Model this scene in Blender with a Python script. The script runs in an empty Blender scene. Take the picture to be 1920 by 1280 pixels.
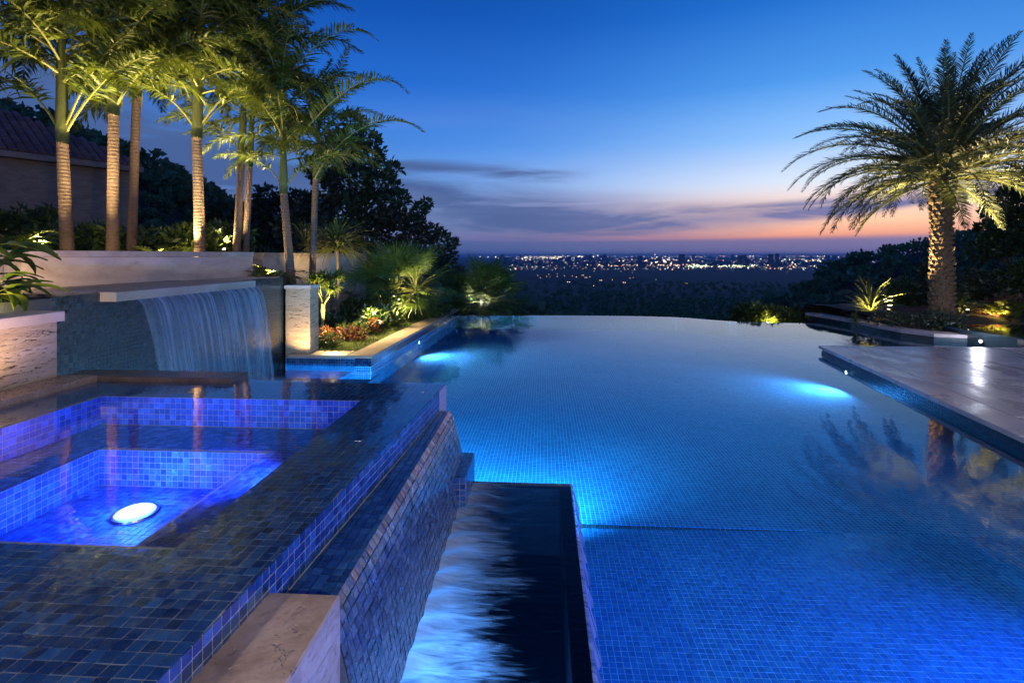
import bpy, math, random
import numpy as np
from mathutils import Vector, Matrix, Euler
random.seed(7); RNG = np.random.default_rng(7)
R = math.radians
SC = bpy.context.scene
COL = SC.collection
W_, H_, F_ = 1920.0, 1280.0, 960.0
YAW = math.atan(60/960)
CZ = 1.95

# ------------------------------------------------------------------ camera
cd = bpy.data.cameras.new('camera'); cam = bpy.data.objects.new('camera', cd); COL.objects.link(cam)
cam.location = (0, 0, CZ); cam.rotation_euler = (R(90), 0, YAW)
cd.sensor_width = 36; cd.lens = 18.0; cd.shift_y = -(640-478)/1920.0
cd.clip_start = 0.05; cd.clip_end = 60000
SC.camera = cam
SC.view_settings.view_transform = 'Standard'
SC.view_settings.look = 'None'; SC.view_settings.gamma = 1; SC.view_settings.use_curve_mapping = False
SC.view_settings.exposure = 0.35
HAZE = 5.5e-5
cy = SC.cycles
cy.use_denoising = True; cy.max_bounces = 8; cy.transparent_max_bounces = 16
cy.diffuse_bounces = 3; cy.glossy_bounces = 4; cy.transmission_bounces = 4; cy.volume_bounces = 0
cy.sample_clamp_indirect = 4.0; cy.caustics_reflective = False; cy.caustics_refractive = False
cy.use_adaptive_sampling = True; cy.adaptive_threshold = 0.02

def srgb(r, g, b):
    f = lambda c: (c/255/12.92 if c/255 <= .04045 else ((c/255+.055)/1.055)**2.4)
    return (f(r), f(g), f(b), 1)

# ------------------------------------------------------------------ node helpers
class NT:
    def __init__(s, tree): s.t = tree; s.n = tree.nodes; s.l = tree.links
    def new(s, typ, **kw):
        n = s.n.new(typ)
        for k, v in kw.items(): setattr(n, k, v)
        return n
    def put(s, sock, v):
        if isinstance(v, bpy.types.NodeSocket): s.l.new(v, sock)
        elif v is not None:
            if hasattr(sock, 'default_value') and isinstance(v, tuple) and len(v) == 3 and sock.type == 'RGBA': v = (*v, 1)
            sock.default_value = v
    def m(s, op, a, b=None, c=None, clamp=False):
        n = s.new('ShaderNodeMath', operation=op); n.use_clamp = clamp
        s.put(n.inputs[0], a)
        if b is not None: s.put(n.inputs[1], b)
        if c is not None: s.put(n.inputs[2], c)
        return n.outputs[0]
    def vm(s, op, a, b=None):
        n = s.new('ShaderNodeVectorMath', operation=op)
        s.put(n.inputs[0], a)
        if b is not None: s.put(n.inputs[1], b)
        return n.outputs[0]
    def ramp(s, fac, stops, interp='LINEAR'):
        n = s.new('ShaderNodeValToRGB'); n.color_ramp.interpolation = interp
        e = n.color_ramp.elements
        while len(e) < len(stops): e.new(.5)
        for i, (p, c) in enumerate(stops):
            e[i].position = p; e[i].color = c if len(c) == 4 else (*c, 1)
        s.put(n.inputs[0], fac); return n.outputs[0]
    def noise(s, vec, scale, detail=4, rough=.55, dist=0):
        n = s.new('ShaderNodeTexNoise'); s.put(n.inputs['Vector'], vec)
        n.inputs['Scale'].default_value = scale; n.inputs['Detail'].default_value = detail
        n.inputs['Roughness'].default_value = rough; n.inputs['Distortion'].default_value = dist
        return n.outputs[0]
    def mixc(s, fac, a, b, mode='MIX'):
        n = s.new('ShaderNodeMix', data_type='RGBA', blend_type=mode)
        s.put(n.inputs[0], fac); s.put(n.inputs[6], a); s.put(n.inputs[7], b); return n.outputs[2]
    def mapr(s, v, a, b, c=0., d=1., smooth=False):
        n = s.new('ShaderNodeMapRange'); n.interpolation_type = 'SMOOTHSTEP' if smooth else 'LINEAR'
        s.put(n.inputs[0], v)
        for i, q in enumerate((a, b, c, d)): s.put(n.inputs[i+1], q)
        return n.outputs[0]
    def xyz(s, v):
        n = s.new('ShaderNodeSeparateXYZ'); s.put(n.inputs[0], v); return n.outputs
    def comb(s, x, y, z):
        n = s.new('ShaderNodeCombineXYZ')
        for i, q in enumerate((x, y, z)): s.put(n.inputs[i], q)
        return n.outputs[0]
    def scale(s, v, sc):
        n = s.new('ShaderNodeMapping'); s.put(n.inputs[0], v); n.inputs['Scale'].default_value = sc; return n.outputs[0]
    def bump(s, h, strength=.3, dist=.01, normal=None):
        n = s.new('ShaderNodeBump'); n.inputs['Strength'].default_value = strength; n.inputs['Distance'].default_value = dist
        s.put(n.inputs['Height'], h)
        if normal is not None: s.put(n.inputs['Normal'], normal)
        return n.outputs[0]

# ------------------------------------------------------------------ world: dusk sky after sunset
world = bpy.data.worlds.new('World'); SC.world = world; world.use_nodes = True
w = NT(world.node_tree); w.n.clear()
tc = w.new('ShaderNodeTexCoord').outputs['Generated']
sx, sy_, sz = w.xyz(tc)
el = w.m('MULTIPLY', w.m('ARCSINE', sz), 57.2958)               # elevation, degrees
az = w.m('MULTIPLY', w.m('ARCTAN2', sx, sy_), 57.2958)          # 0 = +Y, positive to the right
elp = w.m('ABSOLUTE', el)
t = w.m('DIVIDE', elp, 60.0)
cool = w.ramp(t, [(0, srgb(64, 84, 142)), (.03, srgb(92, 104, 158)), (.07, srgb(112, 134, 188)), (.13, srgb(96, 146, 214)),
                  (.20, srgb(60, 122, 205)), (.30, srgb(30, 96, 188)), (.42, srgb(12, 74, 162)), (.6, srgb(5, 56, 132)), (1, srgb(2, 34, 90))])
warm = w.ramp(t, [(0, srgb(84, 84, 140)), (.022, srgb(128, 100, 140)), (.033, srgb(228, 152, 124)), (.055, srgb(250, 194, 158)),
                  (.085, srgb(238, 206, 190)), (.12, srgb(204, 214, 230)), (.19, srgb(132, 180, 234)), (.28, srgb(70, 140, 216)),
                  (.40, srgb(26, 100, 188)), (.6, srgb(8, 66, 146)), (1, srgb(2, 34, 90))])
azd = w.m('SUBTRACT', az, 30.0)
wf = w.m('POWER', 2.71828, w.m('MULTIPLY', -1.0, w.m('POWER', w.m('DIVIDE', w.m('ABSOLUTE', azd), 25.0), 2.0)))
sky = w.mixc(wf, cool, warm)
# clouds: a long mauve bank falling and thinning to the right, wisps above it on the left
cv = w.comb(w.m('MULTIPLY', az, .055), w.m('MULTIPLY', el, .42), 0.0)
cv2 = w.comb(w.m('MULTIPLY', az, .03), w.m('MULTIPLY', el, .22), 3.3)
nz = w.noise(cv, 1.0, 6, .58, .5); nz2 = w.noise(cv2, 1.3, 4, .5, .3)
def band(c0, c1, c2, wid0, wid1, gain):   # centre elevation c0 at az 0, slope, curve
    cc = w.m('ADD', w.m('ADD', c0, w.m('MULTIPLY', az, c1)), w.m('MULTIPLY', w.m('MULTIPLY', az, az), c2))
    wd = w.m('MAXIMUM', w.m('ADD', wid0, w.m('MULTIPLY', az, wid1)), .35)
    g = w.m('POWER', 2.71828, w.m('MULTIPLY', -1.0, w.m('POWER', w.m('ABSOLUTE', w.m('DIVIDE', w.m('SUBTRACT', el, cc), wd)), 2.0)))
    return w.m('MULTIPLY', g, gain)
b1 = band(4.1, -.06, .0022, 2.6, -.065, 1.25)
b2 = w.m('MULTIPLY', band(8.8, -.06, 0, .9, 0, .95), w.mapr(az, 8, -2, 0, 1, True))
b3 = w.m('MULTIPLY', band(4.3, .022, 0, .50, 0.0, 1.0), w.mapr(az, 8, 17, 0, 1, True))
n1 = w.mapr(nz, .36, .62, 0, 1, True)
c1_ = w.m('MULTIPLY', b1, w.m('ADD', .58, w.m('MULTIPLY', n1, .62)), clamp=True)
c2_ = w.m('ADD', w.m('MULTIPLY', b2, n1), w.m('MULTIPLY', b3, w.m('ADD', .42, w.m('MULTIPLY', n1, .58))), clamp=True)
low = w.m('MULTIPLY', w.mapr(el, 2.0, 1.3, 0, .75, True), w.mapr(el, -.3, .1, 0, 1))
cm = w.m('MAXIMUM', w.m('MAXIMUM', c1_, c2_), low, clamp=True)
ccol = w.mixc(wf, srgb(62, 88, 138), srgb(108, 108, 150))
sky = w.mixc(cm, sky, ccol)
soft = w.mapr(nz2, .45, .75, 0, .16, True)
sky = w.mixc(w.m('MULTIPLY', soft, w.mapr(el, 20, 8, 0, 1, True)), sky, srgb(146, 162, 206))
bg = w.new('ShaderNodeBackground'); w.put(bg.inputs[0], sky); bg.inputs[1].default_value = 1.0
# the physical sky with the sun just under the horizon adds its faint glow
nis = w.new('ShaderNodeTexSky', sky_type='NISHITA'); nis.sun_disc = False
nis.sun_elevation = R(-4); nis.sun_rotation = R(30)
bg2 = w.new('ShaderNodeBackground'); w.put(bg2.inputs[0], nis.outputs[0]); bg2.inputs[1].default_value = .05
add = w.new('ShaderNodeAddShader'); w.l.new(bg.outputs[0], add.inputs[0]); w.l.new(bg2.outputs[0], add.inputs[1])
wo = w.new('ShaderNodeOutputWorld'); w.l.new(add.outputs[0], wo.inputs[0])
world.cycles.sampling_method = 'AUTOMATIC'

# ------------------------------------------------------------------ geometry helpers
_c, _s = math.cos(YAW), math.sin(YAW)
def ray(px, py):
    a = (px-960)/F_
    return (a*_c-_s, a*_s+_c, -(py-478)/F_)
def U(px, py, z):                      # the point of the level z seen at a pixel of the photograph
    d = ray(px, py); k = (z-CZ)/d[2]; return (d[0]*k, d[1]*k, z)
def V(px, py, Y):                      # the point at depth Y
    d = ray(px, py); k = Y/d[1]; return (d[0]*k, Y, CZ+d[2]*k)
def proj(P):
    P = np.asarray(P, float); x, y, z = P[..., 0], P[..., 1], P[..., 2]
    X = x*_c+y*_s; D = -x*_s+y*_c; D = np.where(D < .05, .05, D)
    return 960+F_*X/D, 478-F_*(z-CZ)/D, D
def tag(o, label=None, cat=None, group=None, kind=None):
    if label: o['label'] = label
    if cat: o['category'] = cat
    if group: o['group'] = group
    if kind: o['kind'] = kind
    return o
def link(name, data, parent=None, loc=(0, 0, 0), rot=(0, 0, 0), sc=None):
    o = bpy.data.objects.new(name, data); COL.objects.link(o)
    o.location = loc; o.rotation_euler = rot
    if sc is not None: o.scale = sc if hasattr(sc, '__len__') else (sc,)*3
    if parent: o.parent = parent
    return o
def empty(name, loc=(0, 0, 0), rz=0):
    o = link(name, None, None, loc, (0, 0, rz)); o.empty_display_size = .1; return o
def mesh(name, v, f, mats, smooth=False, midx=None):
    me = bpy.data.meshes.new(name)
    me.from_pydata([tuple(map(float, p)) for p in v] if not isinstance(v, list) else v, [], f)
    for m_ in (mats if isinstance(mats, (list, tuple)) else [mats]): me.materials.append(m_)
    if smooth: me.polygons.foreach_set('use_smooth', [True]*len(me.polygons))
    if midx is not None: me.polygons.foreach_set('material_index', midx)
    me.update(); return me
def fast_mesh(name, V_, F3, mat, smooth=False):   # V_ (n,3), F3 (m,k) same-size faces
    me = bpy.data.meshes.new(name); n, m_, k = len(V_), len(F3), F3.shape[1]
    me.vertices.add(n); me.vertices.foreach_set('co', np.asarray(V_, np.float32).ravel())
    me.loops.add(m_*k); me.loops.foreach_set('vertex_index', np.asarray(F3, np.int32).ravel())
    me.polygons.add(m_); me.polygons.foreach_set('loop_start', np.arange(m_, dtype=np.int32)*k)
    me.polygons.foreach_set('loop_total', np.full(m_, k, np.int32))
    me.polygons.foreach_set('use_smooth', np.full(m_, smooth))
    for q in (mat if isinstance(mat, (list, tuple)) else [mat]): me.materials.append(q)
    me.update(calc_edges=True); me.validate(); return me
class MB:
    def __init__(s): s.v = []; s.f = []; s.mi = []
    def quad(s, a, b, c, d, mi=0):
        n = len(s.v); s.v += [a, b, c, d]; s.f.append((n, n+1, n+2, n+3)); s.mi.append(mi)
    def prism(s, pts, z0, z1, bev=0, mi=0):
        """vertical prism over a counter-clockwise outline; z1 may be a list; bev chamfers the top edge"""
        n = len(pts); b = len(s.v)
        zt = z1 if hasattr(z1, '__len__') else [z1]*n
        s.v += [(p[0], p[1], z0) for p in pts]
        if bev:
            cx = sum(p[0] for p in pts)/n; cy_ = sum(p[1] for p in pts)/n
            s.v += [(p[0], p[1], z-bev) for p, z in zip(pts, zt)]
            ins = []
            for i in range(n):
                p0, p1, p2 = Vector(pts[i-1][:2]), Vector(pts[i][:2]), Vector(pts[(i+1) % n][:2])
                e1 = (p1-p0).normalized(); e2 = (p2-p1).normalized()
                n1_, n2_ = Vector((-e1.y, e1.x)), Vector((-e2.y, e2.x)); k = (n1_+n2_)
                k = k*(bev/max(.3, 1+n1_.dot(n2_))); ins.append((p1.x+k.x, p1.y+k.y))
            s.v += [(p[0], p[1], z) for p, z in zip(ins, zt)]
            for L in (0, 1):
                for i in range(n):
                    j = (i+1) % n; s.f.append((b+L*n+i, b+L*n+j, b+(L+1)*n+j, b+(L+1)*n+i)); s.mi.append(mi)
            s.f.append(tuple(b+2*n+i for i in range(n))); s.mi.append(mi)
        else:
            s.v += [(p[0], p[1], z) for p, z in zip(pts, zt)]
            for i in range(n):
                j = (i+1) % n; s.f.append((b+i, b+j, b+n+j, b+n+i)); s.mi.append(mi)
            s.f.append(tuple(b+n+i for i in range(n))); s.mi.append(mi)
        s.f.append(tuple(b+i for i in reversed(range(n)))); s.mi.append(mi)
        return s
    def box(s, x0, x1, y0, y1, z0, z1, bev=0, mi=0):
        return s.prism([(x0, y0), (x1, y0), (x1, y1), (x0, y1)], z0, z1, bev, mi)
    def tube(s, pts, rad, k=8, cap=True, mi=0):
        """tapered tube along points"""
        pts = [Vector(p) for p in pts]; b0 = len(s.v); nr = len(pts)
        up = Vector((0, 0, 1))
        for i, p in enumerate(pts):
            d = (pts[min(i+1, nr-1)]-pts[max(i-1, 0)]).normalized()
            a = d.cross(up if abs(d.z) < .95 else Vector((0, 1, 0))).normalized(); bq = d.cross(a)
            r = rad[i] if hasattr(rad, '__len__') else rad
            for j in range(k):
                th = 2*math.pi*j/k; q = p+a*(r*math.cos(th))+bq*(r*math.sin(th)); s.v.append(tuple(q))
        for i in range(nr-1):
            for j in range(k):
                j2 = (j+1) % k; s.f.append((b0+i*k+j, b0+i*k+j2, b0+(i+1)*k+j2, b0+(i+1)*k+j)); s.mi.append(mi)
        if cap:
            s.f.append(tuple(b0+j for j in range(k))); s.mi.append(mi)
            s.f.append(tuple(b0+(nr-1)*k+j for j in reversed(range(k)))); s.mi.append(mi)
        return s
    def build(s, name, mat, parent=None, smooth=False, loc=(0, 0, 0), rot=(0, 0, 0)):
        return link(name, mesh(name, s.v, s.f, mat, smooth, s.mi if isinstance(mat, (list, tuple)) else None), parent, loc, rot)

# ------------------------------------------------------------------ materials
MATS = {}
def newmat(name):
    m_ = bpy.data.materials.new(name); m_.use_nodes = True; t_ = NT(m_.node_tree); t_.n.clear()
    MATS[name] = m_; return m_, t_
def finish(t_, shader, vol=None):
    o = t_.new('ShaderNodeOutputMaterial'); t_.l.new(shader, o.inputs[0])
def bsdf(t_, color, rough=.6, metal=0, normal=None, spec=None, coat=0, coat_r=.03, coat_n=None, ior=1.5):
    b = t_.new('ShaderNodeBsdfPrincipled'); t_.put(b.inputs['Base Color'], color); t_.put(b.inputs['Roughness'], rough)
    b.inputs['Metallic'].default_value = metal; b.inputs['IOR'].default_value = ior
    if spec is not None: t_.put(b.inputs['Specular IOR Level'], spec)
    if normal is not None: t_.put(b.inputs['Normal'], normal)
    if coat: b.inputs['Coat Weight'].default_value = coat; b.inputs['Coat Roughness'].default_value = coat_r
    if coat_n is not None: t_.put(b.inputs['Coat Normal'], coat_n)
    return b.outputs[0]
def pos(t_): return t_.new('ShaderNodeNewGeometry').outputs['Position']

def stone(name, c1, c2, c3, rough=.55, streak=(1, 1, 6), scale=3., pits=.0, bump=.25, spec=.4, wet=None):
    m_, t_ = newmat(name); p = pos(t_)
    n1_ = t_.noise(t_.scale(p, streak), scale, 8, .62, .6); n2_ = t_.noise(p, scale*9, 5, .6)
    n3_ = t_.noise(p, .9, 3, .5)
    col = t_.ramp(n1_, [(.28, c1), (.5, c2), (.72, c3)])
    col = t_.mixc(t_.mapr(n3_, .35, .7, 0, .5), col, c1)
    col = t_.mixc(t_.mapr(n2_, .55, .8, 0, .35), col, (c1[0]*.5, c1[1]*.48, c1[2]*.45, 1))
    h = t_.m('ADD', t_.m('MULTIPLY', n1_, .5), t_.m('MULTIPLY', n2_, .35))
    if pits:
        pn = t_.noise(t_.scale(p, (2.6, 2.6, 15)), 2.4, 6, .66, 1.4)
        pm = t_.mapr(pn, .575, .625, 0, 1, True)
        col = t_.mixc(t_.m('MULTIPLY', pm, pits), col, (.05, .032, .02, 1)); h = t_.m('SUBTRACT', h, t_.m('MULTIPLY', pm, .7))
    rg = t_.mapr(n2_, .3, .7, rough-.1, rough+.12)
    if wet: rg = t_.mapr(t_.noise(t_.scale(p, wet), 1., 5, .6, .8), .36, .64, .24, .42, True)
    finish(t_, bsdf(t_, col, rg, normal=t_.bump(h, bump, .012), spec=spec))
    return m_
stone('limestone', (.40, .31, .25, 1), (.52, .42, .35, 1), (.60, .51, .44, 1), .5, (1, 1, 3), 2.2)
stone('slab_stone', (.20, .155, .12, 1), (.29, .23, .185, 1), (.36, .29, .24, 1), .5, (1, 1, 3), 2.2)
stone('travertine', (.22, .16, .10, 1), (.34, .26, .175, 1), (.42, .34, .24, 1), .6, (1, 1, 7), 2.5, pits=1., bump=.7)
stone('coping_lime', (.32, .245, .185, 1), (.42, .33, .26, 1), (.5, .41, .33, 1), .38, (1, 1, 1), 3.5, spec=.5)
stone('near_stone', (.15, .10, .065, 1), (.36, .26, .19, 1), (.50, .39, .31, 1), .42, (1, 1, 2.2), 5., pits=.12, bump=.7, spec=.5)
stone('granite', (.03, .024, .022, 1), (.06, .045, .04, 1), (.10, .075, .065, 1), .3, (1, 1, 1), 9., bump=.15, spec=.5)
stone('deck_stone', (.27, .225, .23, 1), (.36, .31, .315, 1), (.44, .39, .39, 1), .33, (1, 2.2, 1), 1.7, bump=.35, spec=.6, wet=(2.2, .9, 1))
stone('brown_stone', (.16, .11, .07, 1), (.25, .18, .12, 1), (.32, .24, .17, 1), .3, (1, 1, 1), 5., bump=.3, spec=.5)
stone('house_wall', (.18, .12, .09, 1), (.27, .19, .14, 1), (.34, .25, .19, 1), .8, (1, 1, 3), 2., bump=.5)
stone('concrete', (.12, .12, .12, 1), (.18, .18, .18, 1), (.22, .22, .22, 1), .8, (1, 1, 1), 2.)
stone('rock', (.16, .15, .12, 1), (.28, .26, .2, 1), (.4, .37, .3, 1), .8, (1, 1, 1), 6., bump=.7)

def tilemat(name, stops, rough=.12, streak=.55, sheen=0., film=0., coat=.6, spec=.6, rv=.5):
    """glass mosaic: every tile its own tone, cloudy streaks inside the glass"""
    m_, t_ = newmat(name); g = t_.new('ShaderNodeNewGeometry'); oi = t_.new('ShaderNodeObjectInfo').outputs['Random']
    r = t_.m('FRACT', t_.m('ADD', g.outputs['Random Per Island'], t_.m('MULTIPLY', oi, 7.31)))
    p = g.outputs['Position']
    off = t_.comb(t_.m('MULTIPLY', r, 37.), t_.m('MULTIPLY', r, 91.), t_.m('MULTIPLY', r, 53.))
    pn = t_.noise(t_.vm('ADD', t_.scale(p, (14, 40, 26)), off), 1., 4, .6, 1.5)
    big = t_.noise(p, 1.6, 3, .5)
    v = t_.m('ADD', t_.m('ADD', t_.m('MULTIPLY', r, rv), .28-rv*.5+.03), t_.m('MULTIPLY', t_.m('SUBTRACT', pn, .5), streak))
    v = t_.m('ADD', v, t_.m('MULTIPLY', t_.m('SUBTRACT', big, .30), .55), clamp=True)
    col = t_.ramp(v, stops)
    fine = t_.noise(p, 90., 3, .6)
    nrm = t_.bump(t_.m('ADD', pn, t_.m('MULTIPLY', fine, .25)), .25, .004)
    if film:
        st = t_.noise(t_.scale(p, (10, 34, 7)), 1., 5, .6, 1.2); nrm = t_.bump(st, film, .012, nrm)
    finish(t_, bsdf(t_, col, t_.mapr(fine, .3, .7, rough*.7, rough*1.5), normal=nrm, coat=coat, coat_r=.04, ior=1.5, spec=spec))
    return m_
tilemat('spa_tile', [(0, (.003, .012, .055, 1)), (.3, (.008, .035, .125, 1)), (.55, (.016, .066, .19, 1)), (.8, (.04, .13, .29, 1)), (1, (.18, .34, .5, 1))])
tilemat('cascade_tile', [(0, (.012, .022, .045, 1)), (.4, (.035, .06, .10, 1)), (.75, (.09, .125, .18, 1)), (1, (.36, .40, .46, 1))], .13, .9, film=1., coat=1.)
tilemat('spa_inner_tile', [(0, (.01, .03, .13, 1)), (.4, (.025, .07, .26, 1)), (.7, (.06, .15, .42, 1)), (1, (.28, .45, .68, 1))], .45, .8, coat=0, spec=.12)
tilemat('wall_tile', [(0, (.008, .014, .018, 1)), (.4, (.016, .027, .032, 1)), (.75, (.032, .05, .055, 1)), (1, (.13, .16, .16, 1))], .14, .7, film=.15)
tilemat('pool_tile', [(0, (.012, .09, .26, 1)), (.4, (.03, .19, .42, 1)), (.75, (.07, .31, .56, 1)), (1, (.24, .55, .74, 1))], .45, .6, coat=0, spec=.12, rv=.30)

def plain(name, col, rough=.6, metal=0, spec=None, nscale=0, bump=.2):
    m_, t_ = newmat(name); nrm = None; c = col
    if nscale:
        n_ = t_.noise(pos(t_), nscale, 5, .6); nrm = t_.bump(n_, bump, .01)
        c = t_.mixc(t_.mapr(n_, .3, .7), (col[0]*.65, col[1]*.65, col[2]*.65, 1), (col[0]*1.3, col[1]*1.3, col[2]*1.3, 1))
    finish(t_, bsdf(t_, c, rough, metal, nrm, spec)); return m_
plain('grout', (.25, .225, .21, 1), .8, nscale=60)
plain('grout_blue', (.50, .6, .68, 1), .8, nscale=60)
plain('grout_dark', (.035, .04, .045, 1), .8, nscale=60)
plain('soil', (.028, .02, .013, 1), .95, nscale=14, bump=.9)
plain('lamp_metal', (.25, .24, .22, 1), .35, 1)
plain('bronze', (.05, .035, .02, 1), .4, .8)
plain('hillside', (.016, .022, .013, 1), 1., nscale=.05)
plain('far_plain', (.02, .026, .03, 1), 1., nscale=.002)
plain('lawn_base', (.05, .075, .015, 1), .95, nscale=22, bump=.6)

def leafmat(name, c1, c2, c3, trans=.35, rough=.42, nscale=3.):
    m_, t_ = newmat(name); g = t_.new('ShaderNodeNewGeometry'); oi = t_.new('ShaderNodeObjectInfo').outputs['Random']
    r = g.outputs['Random Per Island']
    n_ = t_.noise(g.outputs['Position'], nscale, 3, .6)
    v = t_.m('ADD', t_.m('MULTIPLY', r, .5), t_.m('ADD', t_.m('MULTIPLY', t_.m('SUBTRACT', n_, .5), .9), t_.m('MULTIPLY', oi, .3)), clamp=True)
    col = t_.ramp(v, [(.05, c1), (.45, c2), (.95, c3)])
    b = bsdf(t_, col, rough, spec=.45)
    tr = t_.new('ShaderNodeBsdfTranslucent'); t_.put(tr.inputs[0], t_.mixc(.5, col, (c3[0]*1.2, c3[1]*1.2, c3[2]*.6, 1)))
    mx = t_.new('ShaderNodeMixShader'); mx.inputs[0].default_value = trans
    t_.l.new(b, mx.inputs[1]); t_.l.new(tr.outputs[0], mx.inputs[2]); finish(t_, mx.outputs[0]); return m_
leafmat('palm_leaf', (.045, .07, .010, 1), (.08, .115, .016, 1), (.13, .16, .024, 1))
leafmat('date_leaf', (.03, .045, .018, 1), (.055, .072, .03, 1), (.09, .105, .045, 1), .2)
leafmat('fan_leaf', (.045, .08, .014, 1), (.07, .125, .022, 1), (.14, .20, .03, 1), .3)
leafmat('yucca_leaf', (.06, .075, .02, 1), (.11, .12, .035, 1), (.17, .17, .06, 1), .3)
leafmat('dark_leaf', (.02, .034, .02, 1), (.035, .055, .028, 1), (.055, .08, .036, 1), .2)
leafmat('hedge_leaf', (.02, .038, .01, 1), (.035, .065, .016, 1), (.065, .10, .022, 1), .3)
leafmat('lush_leaf', (.05, .08, .01, 1), (.08, .12, .016, 1), (.13, .16, .024, 1), .35)
leafmat('red_leaf', (.06, .018, .012, 1), (.12, .038, .024, 1), (.19, .10, .04, 1), .3)
leafmat('forest_leaf', (.05, .09, .045, 1), (.09, .15, .07, 1), (.15, .21, .095, 1), .15, .7, .4)
leafmat('grass_blade', (.05, .08, .012, 1), (.08, .12, .016, 1), (.12, .15, .03, 1), .3, .6, 6.)

def bark(name, c1, c2, ring, vert=False):
    m_, t_ = newmat(name); tcn = t_.new('ShaderNodeTexCoord').outputs['Object']
    x, y, z = t_.xyz(tcn); n_ = t_.noise(tcn, 7., 5, .65, .6)
    wv = t_.m('SINE', t_.m('MULTIPLY', t_.m('ADD', z, t_.m('MULTIPLY', n_, .06)), ring))
    fn = t_.noise(t_.scale(tcn, (26, 26, 60 if not vert else 6)), 1., 4, .65)
    f = t_.m('ADD', t_.m('MULTIPLY', t_.mapr(wv, .3, 1), -.12), t_.m('ADD', .3, t_.m('ADD', t_.m('MULTIPLY', n_, .5), t_.m('MULTIPLY', t_.m('SUBTRACT', fn, .5), .9))), clamp=True)
    col = t_.mixc(f, c1, c2)
    finish(t_, bsdf(t_, col, .75, normal=t_.bump(t_.m('ADD', t_.m('MULTIPLY', wv, -.15), fn), .7, .02))); return m_
bark('palm_bark', (.03, .018, .012, 1), (.125, .075, .05, 1), 105.)
bark('boot_bark', (.05, .026, .012, 1), (.17, .10, .045, 1), 12.)
bark('tree_bark', (.04, .03, .02, 1), (.10, .075, .05, 1), 9., True)
bark('crownshaft', (.05, .062, .010, 1), (.10, .115, .02, 1), 3., True)
bark('stalk', (.09, .10, .02, 1), (.17, .17, .04, 1), 3., True)

def water(name, ripples, bump=.05, tint=(1, 1, 1, 1), rough=.02, dist=.02, refl=1., ior=1.34):
    """a clear sheet: Fresnel reflection over what lies underneath"""
    m_, t_ = newmat(name); p = pos(t_); h = None
    for (sx_, sy2, amp) in ripples:
        n_ = t_.m('MULTIPLY', t_.noise(t_.scale(p, (sx_, sy2, 1)), 1., 3, .55, .4), amp)
        h = n_ if h is None else t_.m('ADD', h, n_)
    nr = t_.bump(h, bump, dist)
    fr = t_.new('ShaderNodeFresnel'); bf = t_.new('ShaderNodeNewGeometry').outputs['Backfacing']; t_.put(fr.inputs[0], t_.m('SUBTRACT', ior, t_.m('MULTIPLY', bf, ior-1/ior))); t_.l.new(nr, fr.inputs[1])
    tr = t_.new('ShaderNodeBsdfTransparent'); tr.inputs[0].default_value = tint
    gl = t_.new('ShaderNodeBsdfGlossy'); gl.inputs['Roughness'].default_value = rough; t_.l.new(nr, gl.inputs['Normal'])
    mx = t_.new('ShaderNodeMixShader'); t_.l.new(t_.m('MULTIPLY', fr.outputs[0], refl), mx.inputs[0]); t_.l.new(tr.outputs[0], mx.inputs[1]); t_.l.new(gl.outputs[0], mx.inputs[2])
    return m_, t_, mx.outputs[0], p
m_, t_, sh, p = water('pool_water', [(1.2, .7, 1.), (5., 3.5, .3), (14, 11, .08)], .07, (.42, .82, 1, 1), .03, .05, ior=1.6); finish(t_, sh)
m_, t_, sh, p = water('spa_water', [(3., 3., .6), (11, 8, .25)], .10, (.85, .93, 1, 1), .02, .02, ior=1.5); finish(t_, sh)
def foamy(name, base_ripples, mask_fn, foamcol=(.75, .85, .95, 1), strength=.9, refl=1., tint=(.35, .5, .7, 1)):
    m_, t_, sh, p = water(name, base_ripples, .15, tint, .08, .02, refl)
    fm = mask_fn(t_, p)
    d = t_.new('ShaderNodeBsdfDiffuse'); d.inputs[0].default_value = foamcol
    tl = t_.new('ShaderNodeBsdfTranslucent'); tl.inputs[0].default_value = foamcol
    m2 = t_.new('ShaderNodeMixShader'); m2.inputs[0].default_value = .5
    t_.l.new(d.outputs[0], m2.inputs[1]); t_.l.new(tl.outputs[0], m2.inputs[2])
    m3 = t_.new('ShaderNodeMixShader'); t_.put(m3.inputs[0], t_.m('MULTIPLY', fm, strength)); t_.l.new(sh, m3.inputs[1]); t_.l.new(m2.outputs[0], m3.inputs[2])
    finish(t_, m3.outputs[0])
def trough_mask(t_, p):
    x, y, z = t_.xyz(p)
    n1_ = t_.noise(t_.scale(p, (2.4, 15, 1)), 1., 6, .60, .9); n2_ = t_.noise(t_.scale(p, (1.6, 2.2, 1)), 1., 3, .5)
    d = t_.m('DIVIDE', t_.m('SUBTRACT', x, -.60), .55)         # 0 at the cascade, 1 near the far lip
    k = t_.m('ADD', t_.m('SUBTRACT', 1.02, d), t_.m('MULTIPLY', t_.m('SUBTRACT', n2_, .5), .9))
    a = t_.m('ADD', t_.m('MULTIPLY', k, 1.15), t_.m('ADD', t_.m('MULTIPLY', t_.m('SUBTRACT', n1_, .5), 1.15), t_.m('MULTIPLY', t_.m('SUBTRACT', t_.noise(t_.scale(p, (7, 44, 1)), 1., 4, .6, .5), .5), .7)))
    return t_.m('MULTIPLY', t_.mapr(a, .25, 1.5, 0, 1, True), .85)
foamy('trough_water', [(5, 16, 1.), (18, 40, .3)], trough_mask, (.62, .76, .95, 1), refl=.9, tint=(.10, .18, .30, 1))
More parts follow.
